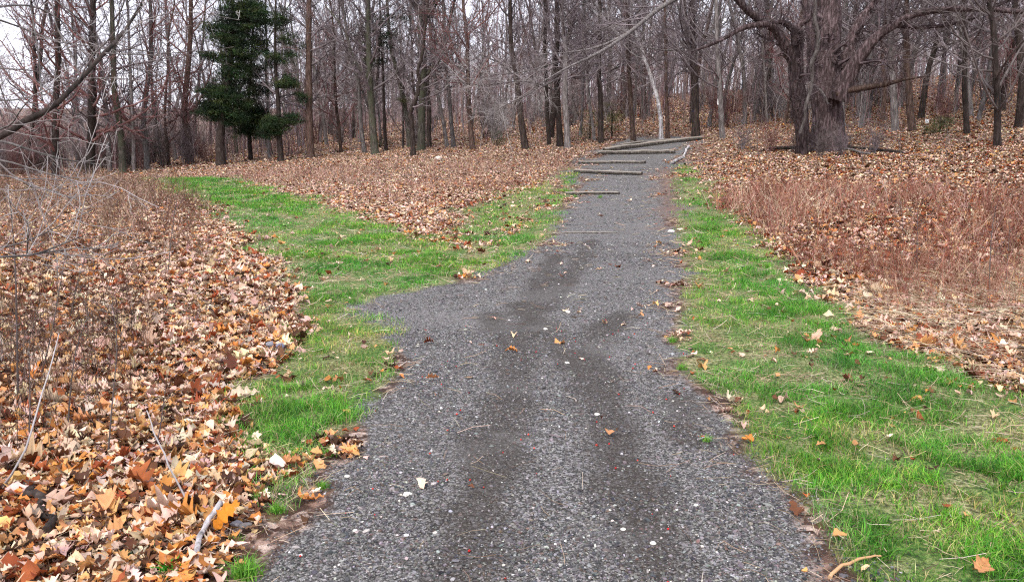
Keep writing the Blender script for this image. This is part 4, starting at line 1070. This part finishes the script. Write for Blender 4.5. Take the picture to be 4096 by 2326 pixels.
# ------------------------------------------------------------------ the crowd of woodland trees behind: copies of prototype trees
rng = np.random.default_rng(21)
KINDS = [
 dict(desc='slender grey tree', seed=901, H=14, r=.09, bark='grey', twig='mid', limbs=26),
 dict(desc='tall grey brown tree', seed=902, H=16, r=.105, bark='grey', twig='mid', limbs=26, lean=.05),
 dict(desc='dark trunked tree', seed=903, H=16, r=.15, bark='dark', twig='mid', limbs=28),
 dict(desc='forked brown tree', seed=904, H=15, r=.12, bark='brown', twig='dark', limbs=26, fork=1),
 dict(desc='red twigged tree', seed=905, H=12, r=.085, bark='brown', twig='red', limbs=30, t0=.1),
 dict(desc='pale twigged tree', seed=906, H=15, r=.10, bark='grey', twig='pale', limbs=26),
 dict(desc='stout mossy tree', seed=907, H=17, r=.16, bark='moss', twig='mid', limbs=28, fork=2),
 dict(desc='low thin grey tree', seed=908, H=11, r=.07, bark='grey', twig='mid', limbs=26, t0=.08, ang=(40, 70, .4)),
]
def yline(u): return np.interp(u, [-.75, -.5, -.4, -.25, -.12, 0, .1, .2, .26, .4, .5, .6, .75], [44, 49, 53, 51, 50, 46, 43.5, 42, 41, 34, 32.5, 31, 29])
cand = []
taken = [np.array(h[0].location)[:2] for h in heroes] + [gb[:2]]
for ring in range(5200):
    u = rng.uniform(-.74, .74); dep = rng.random() ** 1.45 * 66 + .8
    Y = float(yline(u)) + dep; X = u * Y
    p = np.array([X, Y])
    if u > .1 and u < .24 and dep < 2: continue
    if u < -.28 and (rng.random() < .45 or dep > 36): continue
    if min(np.hypot(*(p - t)) for t in taken) < (1.25 if dep < 25 else 1.7): continue
    taken.append(p); cand.append((u, dep, X, Y))
    if len(cand) >= 235: break
protos = {}
USED = set()
def uniq(head, px_):
    for q in sorted(REFS, key=lambda q: abs(q[0] - px_)):
        l = head + ' ' + q[1]
        if abs(q[0] - px_) > 60: break
        if l not in USED: USED.add(l); return l
    return head + ' ' + min(REFS, key=lambda q: abs(q[0] - px_))[1]
REFS = [(20, 'the twigs at the left edge'), (57, 'the red twigged left trunk'), (91, 'the thickest left trunk'), (120, 'the straight greenish left trunk'), (146, 'the grey trunk left of the cedars'),
        (188, 'the brown bending trunk'), (221, 'the tallest cedar'), (250, 'the middle cedar'), (280, 'the thin cedar'), (310, 'the brown trunk right of the cedars'), (340, 'the gap left of the mossy trunk'),
        (371, 'the tall mossy trunk'), (393, 'the left leaning slender trunk'), (414, 'the crooked dark trunk'), (428, 'the large forked tree'), (447, 'the thin grey leaning trunk'), (472, 'the shaggy brown trunk'),
        (497, 'the bushy young tree'), (520, 'the slanting dark trunk'), (547, 'the slim trunk beside the central pair'), (563, 'the central pair of trunks'), (592, 'the left log ends'), (615, 'the long slanting log'),
        (633, 'the middle of the top logs'), (657, 'the white birch'), (680, 'the gap right of the birch'), (696, 'the sign tree'), (722, 'the white blazed trunk'), (750, 'the slender sapling left of the old tree'), (790, 'the left stem of the old tree'),
        (828, 'the massive old tree'), (865, 'the right hand limb of the old tree'), (893, 'the thick grey trunk at right'), (912, 'the thick brown trunk at right'), (930, 'the white square sign'), (967, 'the slim dark right trunk'),
        (998, 'the nearer far right trunk'), (1050, 'the trunk at the right edge')]
_z = lambda u: ('left', 'behind the cedars and the far end of the grass track') if u < -.2 else (('centre', 'behind the leaf covered field in the middle') if u < .12 else ('right', 'on the slope behind the top of the trail and the big old tree'))
for u, dep, X, Y in cand:
    w = [3, 3, 2, 1.5, 2.4 if u < -.2 else 1.2, 1.5, 1, 3]
    ki = int(rng.choice(8, p=np.array(w) / sum(w))); kd = KINDS[ki]
    px_ = 512 + FPX * u
    ref = min(REFS, key=lambda q: abs(q[0] - px_))[1]
    how = 'just behind' if dep < 10 else ('some way behind' if dep < 24 else ('deep in the wood behind' if dep < 42 else 'farthest back behind'))
    lab = uniq(kd['desc'] + ' ' + how, px_); grp = 'bare trees crowding the woodland'
    loc = (X, Y, float(terrain(X, Y)) - .05); rot = (rng.normal(0, .05), rng.normal(0, .05), rng.uniform(0, 6.28)); s = rng.uniform(.82, 1.25)
    if ki not in protos:
        kw = {a_: b_ for a_, b_ in kd.items() if a_ not in ('desc',)}
        root = make_tree(lab, grp, loc=loc, br=6, tw=5, tl=4, thin=1.15, **kw); protos[ki] = root
        root.rotation_euler = rot; root.scale = (s, s, s)
    else:
        dup(protos[ki], loc, rot, (s, s, s), lab, grp)

# multi-stemmed leafless shrubs along the wood's edge
def make_shrub(label, group, seed, loc, twig):
    rg = np.random.default_rng(seed); n = 14; K = 7
    d = norm(np.stack([rg.normal(0, .35, n), rg.normal(0, .35, n), np.ones(n)], -1)); p = np.stack([rg.normal(0, .12, n), rg.normal(0, .12, n), np.zeros(n) - .05], -1)
    P = [p]; L = rg.uniform(1.3, 3.0, (n, 1)) / (K - 1)
    for k_ in range(K - 1): P.append(P[-1] + d * L); d = norm(d + .14 * rg.standard_normal((n, 3)))
    P = np.stack(P, 1); R = np.ones((n, 1)) * np.linspace(.016, .006, K)[None]
    ac = Acc(); tubes(ac, P, R, 4)
    B, BR = grow(P, R, rg, 9, .15, 1, (25, 65), .38, 5, .18, .03, .6, .5, .4, .006); tubes(ac, B, BR, 3)
    C, CR = grow(B, BR, rg, 7, .1, 1, (25, 65), .5, 3, .18, .03, .7, .6, .4, .005); tubes(ac, C, CR, 3)
    o = link("leafless_shrub", ac.mesh("leafless_shrub", color=False), TWIG[twig], loc=loc)
    return tag(o, label, 'shrub', group)
sh = [make_shrub('leafless multi stemmed shrub at the foot of the woodland edge', 'leafless shrubs under the trees', 950 + q, (0, 0, 0), t_) for q, t_ in enumerate(('mid', 'red', 'dark', 'pale'))]
used = [False] * 4
for q in range(130):
    u = rng.uniform(-.74, .74) if q > 50 else rng.uniform(-.74, -.38)
    if .1 < u < .26 and q < 60: u += .2
    Y = float(yline(u)) + rng.uniform(-1.0, 20) ; X = u * Y; kx = int(rng.choice(4, p=(.25, .3, .42, .03) if u < -.2 else (.35, .25, .25, .15)))
    o = sh[kx] if not used[kx] else sh[kx].copy()
    if used[kx]: COL.objects.link(o)
    used[kx] = True
    s = rng.uniform(.6, 1.25); o.location = (X, Y, float(terrain(X, Y))); o.rotation_euler = (0, 0, rng.uniform(0, 6.28)); o.scale = (s, s, s * rng.uniform(.8, 1.2))
    px_ = 512 + FPX * u; ref = min(REFS, key=lambda q: abs(q[0] - px_))[1]; dp = Y - float(yline(u))
    side = 'left' if u < -.2 else ('centre' if u < .12 else 'right')
    o['label'] = uniq('%s leafless %s shrub %s' % ('small' if s < .85 else 'large', ('grey', 'reddish', 'dark', 'pale')[kx], 'at the foot of' if dp < 5 else ('a little behind' if dp < 12 else 'farther in behind')), px_)
    o['group'] = 'leafless shrubs under the trees'

for q_, (px_, py_, s_, kx, lab) in enumerate(((795, 154, .42, 2, 'dark bramble in front of the left stem of the big old tree'), (842, 156, .42, 0, 'grey bramble before the right root of the big old tree'),
                                         (770, 153, .5, 1, 'reddish bramble left of the big old tree'), (872, 154, .5, 0, 'grey bramble right of the big old tree'), (742, 150, .5, 0, 'grey bramble between the blazed trunk and the big old tree'), (820, 157, .4, 2, 'low dark bramble centred before the big old tree'))):
    o = sh[kx].copy(); COL.objects.link(o); g = G(px_, py_); o.location = g; o.scale = (s_,) * 3; o.rotation_euler = (0, 0, q_ * 1.3); o['label'] = lab; o['group'] = 'brambles round the old tree'

# thin saplings and brush too many to count, and the wood far behind
acc = Acc(); n = 4600
u = np.where(rng.random(n) < .75, rng.uniform(-.2, .76, n), rng.uniform(-.76, -.2, n)); Y = yline(u) + rng.random(n) ** .9 * np.where(u < -.25, 16, 78) + .5; X = u * Y
brush(acc, rng, X, Y, rng.uniform(1.2, 5.6, n) * np.clip(Y / 60, .8, 1.3), pal(rng, n, [(.16, .11, .11), (.26, .20, .20), (.36, .30, .30), (.22, .12, .11)], [2, 3, 2, 2], .2), .012, 8, .08, np.clip(Y / 50, .8, 2))
o = link("thicket", acc.mesh("thicket"), M_BRUSH); o['kind'] = 'stuff'; tag(o, 'mass of thin grey brown sapling stems filling the wood between the trunks', 'undergrowth')

acc = Acc(); n = 430
u = rng.uniform(-.30, 1.0, n); Y = 105 + rng.random(n) * 75; X = u * Y
P = []; z = terrain(X, Y); H = rng.uniform(9, 17, n)
t = np.linspace(0, 1, 6); P = np.stack([np.stack([X + H * q * rng.normal(0, .01, n), Y + 0 * X, z + H * q], -1) for q in t], 1)
R = rng.uniform(.08, .2, (n, 1)) * np.linspace(1, .3, 6)[None]
colf = pal(rng, n, [(.16, .12, .12), (.26, .22, .22), (.34, .30, .31)], [2, 3, 2], .2)
tubes(acc, P, R, 5, colf)
B, BR = grow(P, R, rng, 14, .2, 1, (20, 60), .28, 4, .15, .1, .35, .4, .5, .02); tubes(acc, B, BR, 3, np.repeat(colf, 14, 0) * 1.25)
C, CR = grow(B, BR, rng, 6, .2, 1, (20, 60), .5, 3, .15, .1, .6, .5, .5, .012); tubes(acc, C, CR, 3, np.repeat(colf, 84, 0) * 1.35)
o = link("far_woodland", acc.mesh("far_woodland"), M_BRUSH); o['kind'] = 'stuff'; tag(o, 'far bare woodland seen as one grey brown mass behind the nearer trunks', 'woodland')

# small red maple blossoms fallen on the gravel
rng = np.random.default_rng(41)
x, y, r = scatter_pts(rng, lambda r: 8 + r * 0, 7.5, 2.2, 32)
gv_, gg_, _, _ = zones(x, y); k_ = gv_ > .5; x, y = x[k_], y[k_]; n = len(x)
acc = Acc(); T = IV[None] * (1 + .35 * rng.standard_normal((n, 12, 1))); sz = rng.uniform(.003, .0065, n)
inst(acc, T, IF, np.stack([x, y, terrain(x, y) + .006], -1), sz, rng.uniform(0, 6, n), rng.uniform(0, .5, n), rng.uniform(0, 6, n), pal(rng, n, [(.45, .02, .02), (.5, .06, .04)], [1, 1], .2))
o = link("red_blossoms", acc.mesh("red_blossoms"), M_STONE); o['kind'] = 'stuff'; tag(o, 'tiny red tree blossoms dropped on the gravel', 'blossoms')
